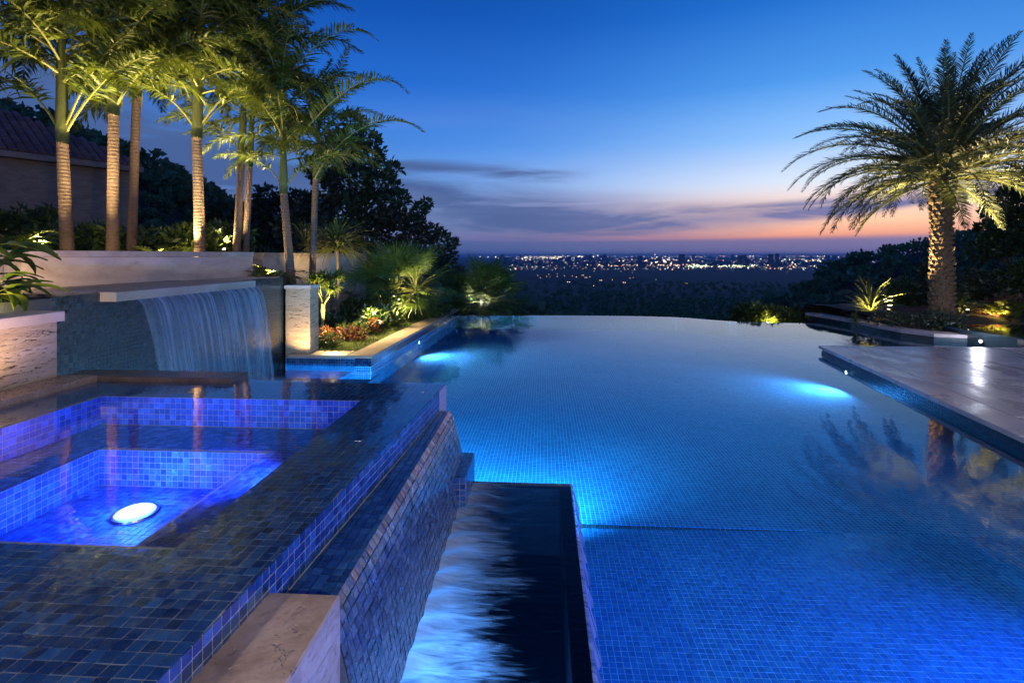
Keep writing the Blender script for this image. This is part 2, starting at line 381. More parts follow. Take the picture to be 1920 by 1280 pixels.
def fall_mask(t_, p):
    x, y, z = t_.xyz(p)
    n1_ = t_.noise(t_.scale(p, (1, 34, .5)), 1., 5, .6, .1); n2_ = t_.noise(t_.scale(p, (1, 5, .8)), 1., 3, .5)
    n3_ = t_.noise(t_.scale(p, (1, 120, 6.)), 1., 3, .6)
    a = t_.m('ADD', t_.mapr(n1_, .40, .70, 0, 1, True), t_.m('MULTIPLY', t_.m('SUBTRACT', n3_, .45), .8))
    a = t_.m('ADD', a, t_.m('MULTIPLY', t_.m('SUBTRACT', n2_, .5), .7), clamp=True)
    return t_.m('ADD', .14, t_.m('MULTIPLY', a, .36))
foamy('falling_water', [(1, 30, 1.), (1, 8, .5)], fall_mask, (.55, .68, .85, 1), 1., .10, (.85, .93, 1, 1))
def splash_mask(t_, p):
    x, y, z = t_.xyz(p); n1_ = t_.noise(t_.scale(p, (3, 3, 1)), 1., 5, .6, .8)
    d = t_.m('ABSOLUTE', t_.m('SUBTRACT', x, -4.13))
    dy = t_.m('MAXIMUM', t_.m('SUBTRACT', 5.3, y), t_.m('SUBTRACT', y, 7.5)); dy = t_.m('MAXIMUM', dy, 0.)
    dd = t_.m('SQRT', t_.m('ADD', t_.m('MULTIPLY', d, d), t_.m('MULTIPLY', dy, dy)))
    return t_.m('MULTIPLY', t_.m('MULTIPLY', t_.mapr(dd, .75, .03, 0, 1, True), t_.mapr(n1_, .3, .62, .25, 1)), .8)
foamy('splash_water', [(6, 6, 1.), (20, 20, .4)], splash_mask, (.6, .78, .9, 1))

def emis(name, col, st, nosample=False):
    m_, t_ = newmat(name); e = t_.new('ShaderNodeEmission'); e.inputs[0].default_value = (*col[:3], 1); e.inputs[1].default_value = st
    finish(t_, e.outputs[0])
    if nosample: m_.cycles.emission_sampling = 'NONE'
    return m_
emis('lens_cool', (.75, .88, 1), 14.); emis('lens_spa', (.8, .9, 1), 9.); emis('lens_ring', (.35, .5, 1), 2.2); emis('lens_warm', (1, .72, .38), 10., True)
m_, t_ = newmat('lantern_glass'); e = t_.new('ShaderNodeEmission'); e.inputs[0].default_value = (1, .8, .6, 1); e.inputs[1].default_value = 2.
tr = t_.new('ShaderNodeBsdfTransparent'); ad = t_.new('ShaderNodeAddShader'); t_.l.new(e.outputs[0], ad.inputs[0]); t_.l.new(tr.outputs[0], ad.inputs[1]); finish(t_, ad.outputs[0]); m_.cycles.emission_sampling = 'NONE'
emis('window_warm', (1, .62, .3), 3., True)
m_, t_ = newmat('city_glow'); at_ = t_.new('ShaderNodeAttribute', attribute_name='Col'); e = t_.new('ShaderNodeEmission')
t_.l.new(at_.outputs[0], e.inputs[0]); e.inputs[1].default_value = 1.; finish(t_, e.outputs[0]); m_.cycles.emission_sampling = 'NONE'
# roof tile clay
m_, t_ = newmat('clay'); n_ = t_.noise(pos(t_), 5., 5, .6); oi = t_.new('ShaderNodeObjectInfo').outputs['Random']
finish(t_, bsdf(t_, t_.ramp(t_.m('ADD', t_.m('MULTIPLY', n_, .6), t_.m('MULTIPLY', oi, .4)), [(.2, (.12, .05, .045, 1)), (.5, (.2, .09, .08, 1)), (.85, (.28, .14, .12, 1))]), .8, normal=t_.bump(n_, .5, .02)))
# shader mosaic for the far pool floor
def gridtile(name, size, stops, grout):
    m_, t_ = newmat(name); p = pos(t_); x, y, z = t_.xyz(p)
    q = t_.comb(t_.m('FLOOR', t_.m('DIVIDE', x, size)), t_.m('FLOOR', t_.m('DIVIDE', y, size)), t_.m('FLOOR', t_.m('DIVIDE', z, size)))
    wn = t_.new('ShaderNodeTexWhiteNoise'); t_.l.new(q, wn.inputs[0]); r = wn.outputs[0]
    big = t_.noise(p, .9, 4, .55)
    v = t_.m('ADD', t_.m('ADD', t_.m('MULTIPLY', r, .32), .2), t_.m('MULTIPLY', t_.m('SUBTRACT', big, .42), .7), clamp=True)
    col = t_.ramp(v, stops); g = None
    for c in (x, y, t_.m('ADD', z, size*.5)):
        fr = t_.m('FRACT', t_.m('DIVIDE', c, size)); e_ = t_.m('ABSOLUTE', t_.m('SUBTRACT', fr, .5)); gm = t_.mapr(e_, .44, .47, 0, 1)
        g = gm if g is None else t_.m('MAXIMUM', g, gm)
    col = t_.mixc(g, col, grout)
    finish(t_, bsdf(t_, col, .7, spec=0., normal=t_.bump(t_.m('ADD', t_.m('MULTIPLY', g, -1.), t_.m('MULTIPLY', r, .3)), .4, .004)))
POOLSTOPS = [(0, (.012, .09, .26, 1)), (.4, (.03, .19, .42, 1)), (.75, (.07, .31, .56, 1)), (1, (.24, .55, .74, 1))]
gridtile('pool_grid', .0425, POOLSTOPS, (.5, .6, .68, 1))
M = MATS

# ------------------------------------------------------------------ lights
def col_k(name):
    return {'warm': (1, .66, .30), 'amber': (1, .6, .22), 'cool': (.45, .72, 1), 'azure': (.06, .54, .95), 'blue': (.02, .10, 1), 'white': (.8, .88, 1), 'gold': (1, .74, .32)}[name]
SPK = 1.0
def spot(loc, target, power, color, cone=70, blend=.6, rad=.04):
    l = bpy.data.lights.new('lamp_beam', 'SPOT'); l.energy = power*SPK; l.color = col_k(color) if isinstance(color, str) else color
    l.spot_size = R(cone); l.spot_blend = blend; l.shadow_soft_size = rad
    o = bpy.data.objects.new('lamp_beam', l); COL.objects.link(o); o.location = loc
    o.rotation_euler = (Vector(target)-Vector(loc)).to_track_quat('-Z', 'Y').to_euler(); return o
def pt(loc, power, color, rad=.05):
    l = bpy.data.lights.new('lamp_glow', 'POINT'); l.energy = power; l.color = col_k(color) if isinstance(color, str) else color; l.shadow_soft_size = rad
    o = bpy.data.objects.new('lamp_glow', l); COL.objects.link(o); o.location = loc; return o

UPN = [0]
def uplight(loc, target, power, label, color='warm', cone=60, blend=.7, fixture=True):
    """garden spike uplight: a small bronze can with a warm lens, its beam leaving the lens"""
    d = (Vector(target)-Vector(loc)).normalized()
    if fixture:
        root = empty('garden_uplight', loc); tag(root, label, 'garden light', 'garden uplights')
        q = d.to_track_quat('Z', 'Y').to_euler()
        b = MB().tube([(0, 0, -.02), (0, 0, .09)], [.03, .037], 12); b.tube([(0, 0, .09), (0, 0, .1)], [.041, .041], 12)
        b.build('housing', M['bronze'], root, True, (0, 0, .03), q)
        b = MB().tube([(0, 0, .1005), (0, 0, .103)], [.032, .032], 12); b.build('lens', M['lens_warm'], root, False, (0, 0, .03), q)
        MB().tube([(0, 0, -.08), (0, 0, .03)], [.006, .012], 6).build('spike', M['bronze'], root)
    o = spot(Vector(loc)+Vector((0, 0, .03))+d*.115, Vector(loc)+Vector((0, 0, .03))+d*3, power*4.6, color, cone, blend)
    return o
def wall_lamp(loc, facing, label, power, color, cone=120, lens='lens_cool', target=None, r=.032):
    if lens is None: return spot(Vector(loc)+Vector(facing)*.04, target, power*6, color, cone, .9, .14)
    """round underwater lamp set into a tiled wall"""
    root = empty('pool_lamp', loc); tag(root, label, 'pool lamp', 'underwater lamps')
    f = Vector(facing).normalized(); q = f.to_track_quat('Z', 'Y').to_euler()
    MB().tube([(0, 0, -.01), (0, 0, .012), (0, 0, .02)], [r*1.3, r*1.3, r*1.15], 20).build('bezel', M['lamp_metal'], root, False, (0, 0, 0), q)
    MB().tube([(0, 0, .0205), (0, 0, .026)], [r, r*.8], 20).build('lens', M[lens], root, False, (0, 0, 0), q)
    spot(Vector(loc)+f*.04, target or (Vector(loc)+f), power*6, color, cone, .9, .05)
    return root

# ------------------------------------------------------------------ tile fields
def tiles_quad(O, Uv, Vv, nu, nv, s, n, gap=.0046, th=.004, tilt=.0012, keep=None):
    """tile records on a plane: array (k, 4 corners, 3), normal per tile"""
    O, Uv, Vv, n = (np.array(q, float) for q in (O, Uv, Vv, n)); i, j = np.meshgrid(np.arange(nu), np.arange(nv), indexing='ij')
    i, j = i.ravel(), j.ravel(); C = O+np.outer((i+.5)*s, Uv)+np.outer((j+.5)*s, Vv)
    h = (s-gap)/2; cor = [(-h, -h), (h, -h), (h, h), (-h, h)]
    T = np.stack([C+a*Uv+b*Vv for a, b in cor], 1); N = np.tile(n, (len(C), 1))
    if keep is not None: k = keep(C); T, N = T[k], N[k]
    return T, N
def tiles_build(parent, fields, mat, name='tile', n_ind=300, th=.0018, tilt=.0006, stuff='mosaic_tiles', jit=.0004):
    T = np.concatenate([f[0] for f in fields]); N = np.concatenate([f[1] for f in fields]); k = len(T)
    top = T+N[:, None, :]*(th+RNG.normal(0, tilt, (k, 4, 1)).clip(-2*tilt, 2*tilt))+RNG.normal(0, jit, (k, 1, 3))*(1-np.abs(N[:, None, :]))
    px, py, D = proj(T)
    ar = np.abs((px[:, 2]-px[:, 0])*(py[:, 3]-py[:, 1])-(px[:, 3]-px[:, 1])*(py[:, 2]-py[:, 0]))/2
    mx_, my_ = px.mean(1), py.mean(1); inf = (mx_ > 0) & (mx_ < 1920) & (my_ > 0) & (my_ < 1280)
    vis = inf & (((np.array([0, 0, CZ])-T.mean(1))*N).sum(1) > 0)
    order = np.argsort(-np.where(vis, ar, 0)); ind = [q for q in order[:n_ind] if vis[q] and ar[q] > 60]
    isind = np.zeros(k, bool); isind[ind] = True
    F = np.array([[4, 5, 6, 7], [0, 1, 5, 4], [1, 2, 6, 5], [2, 3, 7, 6], [3, 0, 4, 7]])
    VV = np.concatenate([T-N[:, None, :]*.002, top], 1)
    rest = VV[~isind]; fs = (np.arange(len(rest))[:, None, None]*8+F[None]).reshape(-1, 4)
    if len(rest): tag(link(stuff, fast_mesh(stuff, rest.reshape(-1, 3), fs, mat), parent), kind='stuff')
    for q in ind:
        c = T[q].mean(0); me = fast_mesh(name, VV[q]-c, F, mat); link(name, me, parent, c)
    return len(ind), k

# ================================================================== POOL
# floor and shelves
X_L = -3.0
def slab_struct(name, x0, x1, y0, y1, z0, z1, mat, kind='structure', parent=None, bev=0):
    o = MB().box(x0, x1, y0, y1, z0, z1, bev).build(name, mat, parent)
    if kind and not parent: o['kind'] = kind
    return o
POOL_D = -.42; SHELF = -.465
b = MB().prism([(-4.9, 4.56), (22, 4.56), (22, 17.4), (-4.9, 17.4)], -1.4, POOL_D)
pf = b.build('pool_floor', M['pool_grid']); pf['kind'] = 'structure'
# near shelf (a shallow ledge in front of the trough)
sh_ = MB().prism([(.2, -2.5), (2.6, -2.5), (2.6, 4.558), (.2, 4.558)], -1.4, [SHELF, -.423, -.423, SHELF]).box(2.601, 22, -3, 4.557, -1.4, -.423).build('pool_recess', M['grout_blue']); sh_['kind'] = 'structure'
ks = (SHELF+.423)/2.4; kn = (ks, 0, 1)
fl = [tiles_quad((.212, 1.325, SHELF), (1, 0, -ks), (0, 1, 0), 56, 76, .0425, kn), tiles_quad((2.592, 1.325, -.423), (1, 0, 0), (0, 1, 0), 58, 76, .0425, (0, 0, 1))]
tiles_build(sh_, fl, M['pool_tile'], 'tile', 300)
tiles_build(sh_, [tiles_quad((.212, 4.556, SHELF+.002), (1, 0, 0), (0, 0, 1), 56, 1, .04, (0, -1, 0))], M['wall_tile'], n_ind=0, stuff='step_tiles')  # darker tile here puts the step's shade into the colour
slab_struct('pool_alcove_floor', -4.9, -3.03, 4.26, 9.3, POOL_D, -.25, M['pool_grid'])
# pool walls: left garden side, near the pier, spa side
b = MB().prism([(-3.35, 8.9), (-3.06, 8.9), (-2.83, 16.9), (-3.35, 16.9)], POOL_D, -.03); b.build('pool_wall', M['grout_blue'])['kind'] = 'structure'
b = MB().prism([(-3.35, 8.9), (-3.063, 8.9), (-2.833, 16.9), (-3.35, 16.9)], -.03, .12); b.build('waterline_band', M['wall_tile'])['kind'] = 'structure'
wlb = np.array([.228, 8.0, 0]); wlb /= np.linalg.norm(wlb)
tiles_build(None, [tiles_quad((-3.063, 8.9, -.03), tuple(wlb), (0, 0, 1), 178, 3, .045, (wlb[1], -wlb[0], 0)), tiles_quad((-4.6, 8.897, -.03), (1, 0, 0), (0, 0, 1), 34, 3, .045, (0, -1, 0))], M['spa_tile'], n_ind=0, stuff='waterline_tiles')
tiles_build(None, [tiles_quad((-3.06, 8.9, POOL_D), tuple(wlb), (0, 0, 1), 188, 9, .0425, (wlb[1], -wlb[0], 0)), tiles_quad((-4.6, 8.897, POOL_D), (1, 0, 0), (0, 0, 1), 36, 9, .0425, (0, -1, 0))], M['pool_tile'], n_ind=0, stuff='pool_wall_tiles')
b = MB().prism([(-4.62, 8.90), (-3.352, 8.90), (-3.352, 9.2), (-4.62, 9.2)], POOL_D, .115); b.build('pool_wall', M['pool_grid'])['kind'] = 'structure'
# infinity lip: follows the curved far edge
edge = [(-2.85, 16.32), (1.35, 16.39), (2.6, 16.38), (3.5, 16.28), (4.29, 16.10), (5.0, 15.55), (5.6, 15.18), (6.6, 14.98), (7.6, 14.92), (8.3, 14.95)]
_e = np.array(edge); _t = np.linspace(0, 1, len(edge)); _tt = np.linspace(0, 1, 46)
for _k in range(3): _e = np.vstack([_e[:1]]+[np.vstack([a*.75+b_*.25, a*.25+b_*.75]) for a, b_ in zip(_e[:-1], _e[1:])]+[_e[-1:]])
edge = [tuple(map(float, q)) for q in _e]
lip = MB()
for (a, b_) in zip(edge[:-1], edge[1:]):
    lip.prism([(a[0], a[1]), (b_[0], b_[1]), (b_[0], b_[1]+.18), (a[0], a[1]+.18)], -4, -.006)
lip.build('infinity_edge', M['wall_tile'])['kind'] = 'structure'
# water surface (one sheet, holes where trough and spa stand are simply covered by them)
wv_ = [(-4.7, -3, 0), (22, -3, 0)] + [(22, 15.0, 0)] + [(x, y+.19, 0) for x, y in reversed(edge)] + [(-3.0, 16.5, 0), (-3.0, 8.95, 0), (-4.7, 8.95, 0)]
pw = link('pool_water', mesh('pool_water', wv_, [tuple(range(len(wv_)))], M['pool_water'])); pw['kind'] = 'structure'
sp = MB(); sp.quad((-4.68, 4.75, .004), (-3.2, 4.75, .004), (-3.2, 8.4, .004), (-4.68, 8.4, .004))
tag(sp.build('splash_water', M['splash_water']), kind='structure')

# ================================================================== SPA
SPA = empty('raised_spa', (-2.3, 2.8, 0)); tag(SPA, 'square raised spa clad in dark blue glass mosaic with a lit sunken seat well', 'spa')
def inspa(mb, name, mat):
    o = mb.build(name, mat); o.parent = SPA; o.matrix_parent_inverse = Matrix.Translation((2.3, -2.8, 0)); return o
TS = .042
ZR, ZB, ZW, ZL = .888, .68, .45, .73
OX0, OX1, OY0, OY1 = -3.32, -1.33, 1.78, 3.65      # opening
WX0, WX1, WY0, WY1 = -2.90, -1.78, 1.98, 3.17      # well
def rimx(y): return -.80-(4.16-y)*.0545
b = MB()
b.prism([(OX1, -.6), (rimx(-.6), -.6), (rimx(4.16), 4.16), (OX1, 4.16)], -1., ZR)      # right rim
b.box(-3.98, OX1, -.6, OY0, -1., ZR)                                                     # near rim
b.box(-3.98, OX1, OY1, 4.16, -1., ZR)                                                   # far rim
b.box(-3.98, OX0, OY0, OY1, -1., ZR)                                                    # left rim
b.box(OX0, WX0, OY0, OY1, -.2, ZB); b.box(WX1, OX1, OY0, OY1, -.2, ZB)
b.box(WX0, WX1, OY0, WY0, -.2, ZB); b.box(WX0, WX1, WY1, OY1, -.2, ZB)
b.box(WX0, WX1, WY0, WY1, -.2, ZW)
body = inspa(b, 'basin', M['grout'])
# ledge under the rim and the sloped cascade wall
def ledge_in(y): return rimx(y)
CY0, CY1 = 1.70, 3.98
prof = []
for i in range(15):
    t_q = i/14; P0, P1, P2 = np.array([-.742, ZL+.004]), np.array([-.675, .69]), np.array([-.585, .06])
    prof.append((1-t_q)**2*P0+2*t_q*(1-t_q)*P1+t_q**2*P2)
b = MB(); outline = [(-.98, ZL-.004), (-.98, -1.), (-.585, -1.)]+[(float(q[0])-.007, float(q[1])-.007) for q in reversed(prof)]
n = len(outline); vv = [(x, CY0, z) for x, z in outline]+[(x, CY1, z) for x, z in outline]
b.v = vv; b.f = [tuple(range(n)), tuple(reversed(range(n, 2*n)))]+[(i, n+i, n+(i+1) % n, (i+1) % n) for i in range(n)]; b.mi = [0]*len(b.f)
casc = inspa(b, 'cascade_wall', M['grout_dark'])
b = MB(); pe = [(-.75, .724)]+[(float(q[0])-.001, float(q[1])-.004) for q in prof]+[(-.75, .05)]; b.v = [(x, CY0-.002, z) for x, z in pe]; b.f = [tuple(reversed(range(len(pe))))]; b.mi = [0]; inspa(b, 'end_facing', M['cascade_tile'])
top = (0, 0, 1)
def rimx_np(y): return -.80-(4.16-y)*.0545
nu = 76; ny = int((4.16-.9)/TS)
def keep_rim(C):
    x, y = C[:, 0], C[:, 1]; r = x < rimx_np(y)+TS*.30
    hole = (x > OX0-TS*.4) & (x < OX1+TS*.3) & (y > OY0-TS*.3) & (y < OY1+TS*.3); return r & ~hole
T_rim = tiles_quad((-3.98, 4.16-ny*TS, ZR), (1, 0, 0), (0, 1, 0), nu, ny, TS, top, keep=keep_rim)
T_rim[0][:, :, 0] = np.minimum(T_rim[0][:, :, 0], rimx_np(T_rim[0][:, :, 1])-.001)
# riser beneath the rim edge
dv = np.array([rimx(4.16)-rimx(.9), 4.16-.9, 0]); dv /= np.linalg.norm(dv); nrm_r = (dv[1], -dv[0], 0)
T_ris = tiles_quad((rimx(.9), .9, ZL+.004), tuple(dv), (0, 0, 1), 77, 4, TS*.94, nrm_r)
T_led = tiles_quad((-.98, 1.70, ZL-.002), (1, 0, 0), (0, 1, 0), 6, 54, TS, top, keep=lambda C: C[:, 0] > rimx_np(C[:, 1])-TS*.3)
T_led[0][:, :, 0] = np.clip(T_led[0][:, :, 0], rimx_np(T_led[0][:, :, 1])+.003, -.744)
# far side of the rim (faces the pool), cascade rows
rows = []
PR = np.array(prof); seg = np.r_[0, np.cumsum(np.linalg.norm(np.diff(PR, axis=0), axis=1))]
for r in range(int(seg[-1]//TS)):
    a0, a1 = r*TS, (r+1)*TS; p0 = np.array([np.interp(a0, seg, PR[:, i]) for i in (0, 1)]); p1 = np.array([np.interp(a1, seg, PR[:, i]) for i in (0, 1)])
    d = p1-p0; L = np.linalg.norm(d); d /= L; nn = (-d[1], 0, d[0])
    if nn[0] < 0: nn = (-nn[0], 0, -nn[2])
    rows.append(tiles_quad((p0[0], CY0+(r % 2)*.0, p0[1]), (0, 1, 0), (d[0], 0, d[1]), 54, 1, TS, nn))
def spa_tiles(fs, mat, n_ind, stuff, tilt=.0006, parent=SPA):
    r0 = len(COL.objects)
    k = tiles_build(None, fs, mat, 'tile', n_ind, tilt=tilt, stuff=stuff)
    for o in list(COL.objects)[r0:]:
        o.parent = parent; o.matrix_parent_inverse = Matrix.Translation((2.3, -2.8, 0))
    return k
spa_tiles([T_rim, T_ris, T_led], M['spa_tile'], 230, 'rim_mosaic')
spa_tiles(rows, M['cascade_tile'], 70, 'cascade_mosaic', .0011, SPA)
s_ = .05
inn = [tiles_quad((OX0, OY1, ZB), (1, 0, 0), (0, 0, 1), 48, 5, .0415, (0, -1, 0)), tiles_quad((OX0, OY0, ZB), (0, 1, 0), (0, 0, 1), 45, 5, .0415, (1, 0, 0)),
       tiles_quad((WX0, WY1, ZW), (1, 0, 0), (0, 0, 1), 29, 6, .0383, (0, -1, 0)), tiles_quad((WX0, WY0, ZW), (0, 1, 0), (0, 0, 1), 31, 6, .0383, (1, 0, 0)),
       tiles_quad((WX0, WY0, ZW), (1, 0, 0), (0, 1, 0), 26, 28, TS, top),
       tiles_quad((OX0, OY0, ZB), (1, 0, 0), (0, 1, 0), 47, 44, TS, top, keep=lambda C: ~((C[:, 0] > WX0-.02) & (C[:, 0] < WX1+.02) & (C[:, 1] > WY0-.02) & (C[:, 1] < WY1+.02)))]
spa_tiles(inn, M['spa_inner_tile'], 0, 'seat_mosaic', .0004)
# spa water
b = MB(); ZS = .902
b.v = [(-3.98, -.6, ZS), (rimx(-.6)+.002, -.6, ZS), (rimx(4.16)+.002, 4.165, ZS), (-3.98, 4.165, ZS)]; b.f = [(0, 1, 2, 3)]; b.mi = [0]
tag(b.build('spa_water', M['spa_water']), kind='structure')
# curbs
b = MB().prism([(-4.05, -.6), (-3.73, -.6), (-3.73, 4.06), (-4.05, 4.06)], .6, .945, .006)
lc = b.build('spa_curb', M['brown_stone']); tag(lc, 'wet brown stone curb along the left side of the spa', 'curb')
b = MB().prism([(-4.05, 4.063), (-2.57, 4.063), (-2.57, 4.3), (-4.05, 4.3)], .6, .935, .006)
tag(b.build('spa_curb', M['granite']), 'short dark granite curb at the far corner of the spa', 'curb')
# near stone block
b = MB().prism([(-.962, -.5), (-.69, -.5), (-.69, 1.697), (-.962, 1.697)], -.9, .80, .006)
tag(b.build('stone_block', M['near_stone']), 'pale pinkish stone block at the near end of the spa cascade', 'stone block')
# stub pier at the far end of the trough
SP_ = empty('tiled_stub', (-.61, 3.8, 0)); tag(SP_, 'low dark tiled stub wall at the far end of the cascade', 'stub wall')
b = MB().box(-.07, .055, -.2, .26, -.9, .37); b.build('core', M['grout'], SP_)
f = [tiles_quad((.056, -.2, .12), (0, 1, 0), (0, 0, 1), 11, 6, TS, (1, 0, 0)), tiles_quad((-.07, -.2, .37), (1, 0, 0), (0, 1, 0), 3, 11, TS, top), tiles_quad((-.07, -.2, .12), (1, 0, 0), (0, 0, 1), 3, 6, TS, (0, -1, 0))]
T = np.concatenate([q[0] for q in f]); tiles_build(SP_, f, M['spa_tile'], n_ind=0)
# trough
TR = empty('cascade_trough', (-.2, 2.5, 0)); tag(TR, 'long dark overflow trough catching the spa cascade beside the pool', 'trough')
def intr(mb, name, mat):
    o = mb.build(name, mat); o.parent = TR; o.matrix_parent_inverse = Matrix.Translation((.2, -2.5, 0)); return o
b = MB().box(-.56, .119, -.5, 4.05, -1.05, -.38); intr(b, 'trough_floor', M['grout_dark'])
b = MB().prism([(.12, -.5), (.21, -.5), (.21, 4.07), (.12, 4.07)], -1.05, .146, .01); intr(b, 'outer_lip', M['granite'])
b = MB().box(-.56, .119, 3.99, 4.07, -1.05, .146, .01); intr(b, 'end_lip', M['granite'])
f = [tiles_quad((.2115, .5, -.9), (0, 1, 0), (0, 0, 1), 84, 25, TS, (1, 0, 0))]
r0 = len(COL.objects); tiles_build(None, f, M['pool_tile'], n_ind=0)
for o in list(COL.objects)[r0:]: o.parent = TR; o.matrix_parent_inverse = Matrix.Translation((.2, -2.5, 0))
b = MB(); nx, nyy = 40, 150
xs = np.linspace(-.60, .206, nx); ys = np.linspace(.4, 3.99, nyy); XX, YY = np.meshgrid(xs, ys)
dd_ = np.clip((XX+.6)/.6, 0, 1); ZZ = .156+(1-dd_)**2*.012*np.sin(YY*34+np.sin(XX*17)*1.4)+(1-dd_)**3*.018
idx = np.arange(nx*nyy).reshape(nyy, nx); Fq = np.stack([idx[:-1, :-1], idx[:-1, 1:], idx[1:, 1:], idx[1:, :-1]], -1).reshape(-1, 4)
o = link('trough_water', fast_mesh('trough_water', np.stack([XX, YY, ZZ], -1).reshape(-1, 3), Fq, M['trough_water'], True)); o['kind'] = 'structure'
# spa floor lamp
root = empty('spa_lamp', (-2.36, 2.82, ZW+.004)); tag(root, 'round glowing white lamp in the spa floor', 'spa lamp', 'underwater lamps')
MB().tube([(0, 0, 0), (0, 0, .012)], [.122, .117], 32).build('bezel', M['lamp_metal'], root)
MB().tube([(0, 0, .0125), (0, 0, .018)], [.102, .098], 32).build('lens_ring', M['lens_ring'], root, True)
MB().tube([(0, 0, .0185), (0, 0, .024), (0, 0, .03)], [.082, .074, .05], 32).build('lens', M['lens_spa'], root, True)
pt((-2.36, 2.82, ZW+.13), 60, 'blue', .1)
spot((-2.3, 1.86, .80), (-2.3, 3.6, .76), 110, (.03, .09, 1), 110, .6, .05)  # two unseen spots, added to light the far and left seat walls
spot((-1.42, 2.8, .80), (-3.3, 2.8, .76), 110, (.03, .09, 1), 110, .6, .05)

# ================================================================== WATERFALL WALL
WW = empty('waterfall_wall', (-4.7, 6.8, 0)); tag(WW, 'tall wall of dark grey green mosaic tile behind the falling water', 'wall')
b = MB().box(-.30, -.004, -3.4, 2.175, -1.05, 1.535); b.build('core', M['grout_dark'], WW)
tiles_build(WW, [tiles_quad((-.004, -2.19, -.25), (0, 1, 0), (0, 0, 1), 97, 40, .045, (1, 0, 0)),
                 tiles_quad((-.30, .84, 1.535), (1, 0, 0), (0, 1, 0), 6, 29, .045, top)], M['wall_tile'], n_ind=0, tilt=.0009)
b = MB().prism([(-5.95, 5.15), (-4.52, 5.15), (-4.42, 7.6), (-5.8, 7.6)], 1.455, 1.558, .006)
tag(b.build('spillway_slab', M['slab_stone']), 'pale stone slab jutting over the waterfall', 'slab')
b = MB().prism([(-5.95, 4.70), (-4.73, 4.70), (-4.73, 5.147), (-5.95, 5.147)], 1.54, 1.57); b.build('spillway_channel', M['brown_stone'])['kind'] = 'structure'
b = MB().prism([(-5.9, 7.603), (-4.99, 7.603), (-4.99, 9.4), (-5.9, 9.4)], 1.3, 1.545); b.build('spillway_channel', M['limestone'])['kind'] = 'structure'
# falling sheet
nw, nh = 60, 26; vs = []
for j in range(nh):
    tq = j/(nh-1); z = 1.47-tq*1.47; x = -4.44+.30*math.sqrt(tq)
    for i in range(nw):
        u = i/(nw-1); y = (5.32+.10*tq)+(7.52-5.32-.14*tq)*u
        vs.append((x+.008*math.sin(u*70)*tq+.10*u*(1-.2*tq), y, z))
fs = [(j*nw+i, j*nw+i+1, (j+1)*nw+i+1, (j+1)*nw+i) for j in range(nh-1) for i in range(nw-1)]
o = link('waterfall', mesh('waterfall', vs, fs, M['falling_water'], True)); tag(o, 'sheet of water falling from the stone slab down the tiled wall', 'waterfall')
# pier
P_ = empty('stone_pier', (-4.44, 9.12, 0)); tag(P_, 'travertine pier with dark pitted streaks beside the waterfall wall', 'pier')
b = MB().box(-.22, .235, -.14, .2, -1., 1.34, 0); b.build('shaft', M['travertine'], P_)
b = MB().box(-.235, .26, -.165, .22, 1.343, 1.405, .005); b.build('cap', M['limestone'], P_)
# low planter wall by the spa
LP = empty('planter_wall', (-4.12, 3.0, .9)); tag(LP, 'low travertine planter wall lit from below left of the spa', 'planter wall')
b = MB().box(-.12, .09, -3.5, 1.0, -.6, .50); b.build('facing', M['travertine'], LP)
for i in range(5):
    b = MB().box(-.20, .14, 1.02-(i+1)*.9+.004, 1.02-i*.9, .503, .585, .006); b.build('cap_stone', M['coping_lime'], LP)
# upper back wall
BW = empty('garden_wall', (-5.9, 7.2, 1.5)); tag(BW, 'long pale stone garden wall above the spillway with palms behind', 'garden wall')
def wallrun(parent, pts, z0, z1, th, cap, mat, org, cuts=2.2):
    for a, b2 in zip(pts[:-1], pts[1:]):
        a, b2 = Vector(a), Vector(b2); d = (b2-a); L = d.length; d.normalize(); nn = Vector((-d.y, d.x)); k = max(1, round(L/cuts))
        q = [a, b2, b2+nn*th, a+nn*th]; MB().prism([(p.x-org[0], p.y-org[1]) for p in q], z0-org[2], z1-cap-org[2]).build('facing', mat, parent)
        for i in range(k):
            s0, s1 = a+d*(L*i/k+(.003 if i else 0)), a+d*(L*(i+1)/k); q = [s0-nn*.025, s1-nn*.025, s1+nn*(th+.025), s0+nn*(th+.025)]
            MB().prism([(p.x-org[0], p.y-org[1]) for p in q], z1-cap+.003-org[2], z1-org[2], .005).build('cap_stone', M['coping_lime'], parent)
wallrun(BW, [(-5.97, 5.5), (-5.52, 9.4)], 1.0, 2.005, .25, .085, M['limestone'], (-5.9, 7.2, 1.5))
BW2 = empty('garden_wall', (-8., 5.6, 1.5)); tag(BW2, 'short return of the garden wall at the left edge behind the broad leaved plant', 'garden wall')
wallrun(BW2, [(-10, 5.62), (-6.03, 5.62)], 1.0, 2.003, .25, .085, M['limestone'], (-8, 5.6, 1.5))
BW3 = empty('garden_wall', (-5.6, 13, .5)); tag(BW3, 'far stone garden wall behind the clumping palms and the spiky shrub', 'garden wall')
wallrun(BW3, [(-6.0, 10.6), (-5.45, 15.4)], -.2, 2.0, .25, .08, M['limestone'], (-5.6, 13, .5))

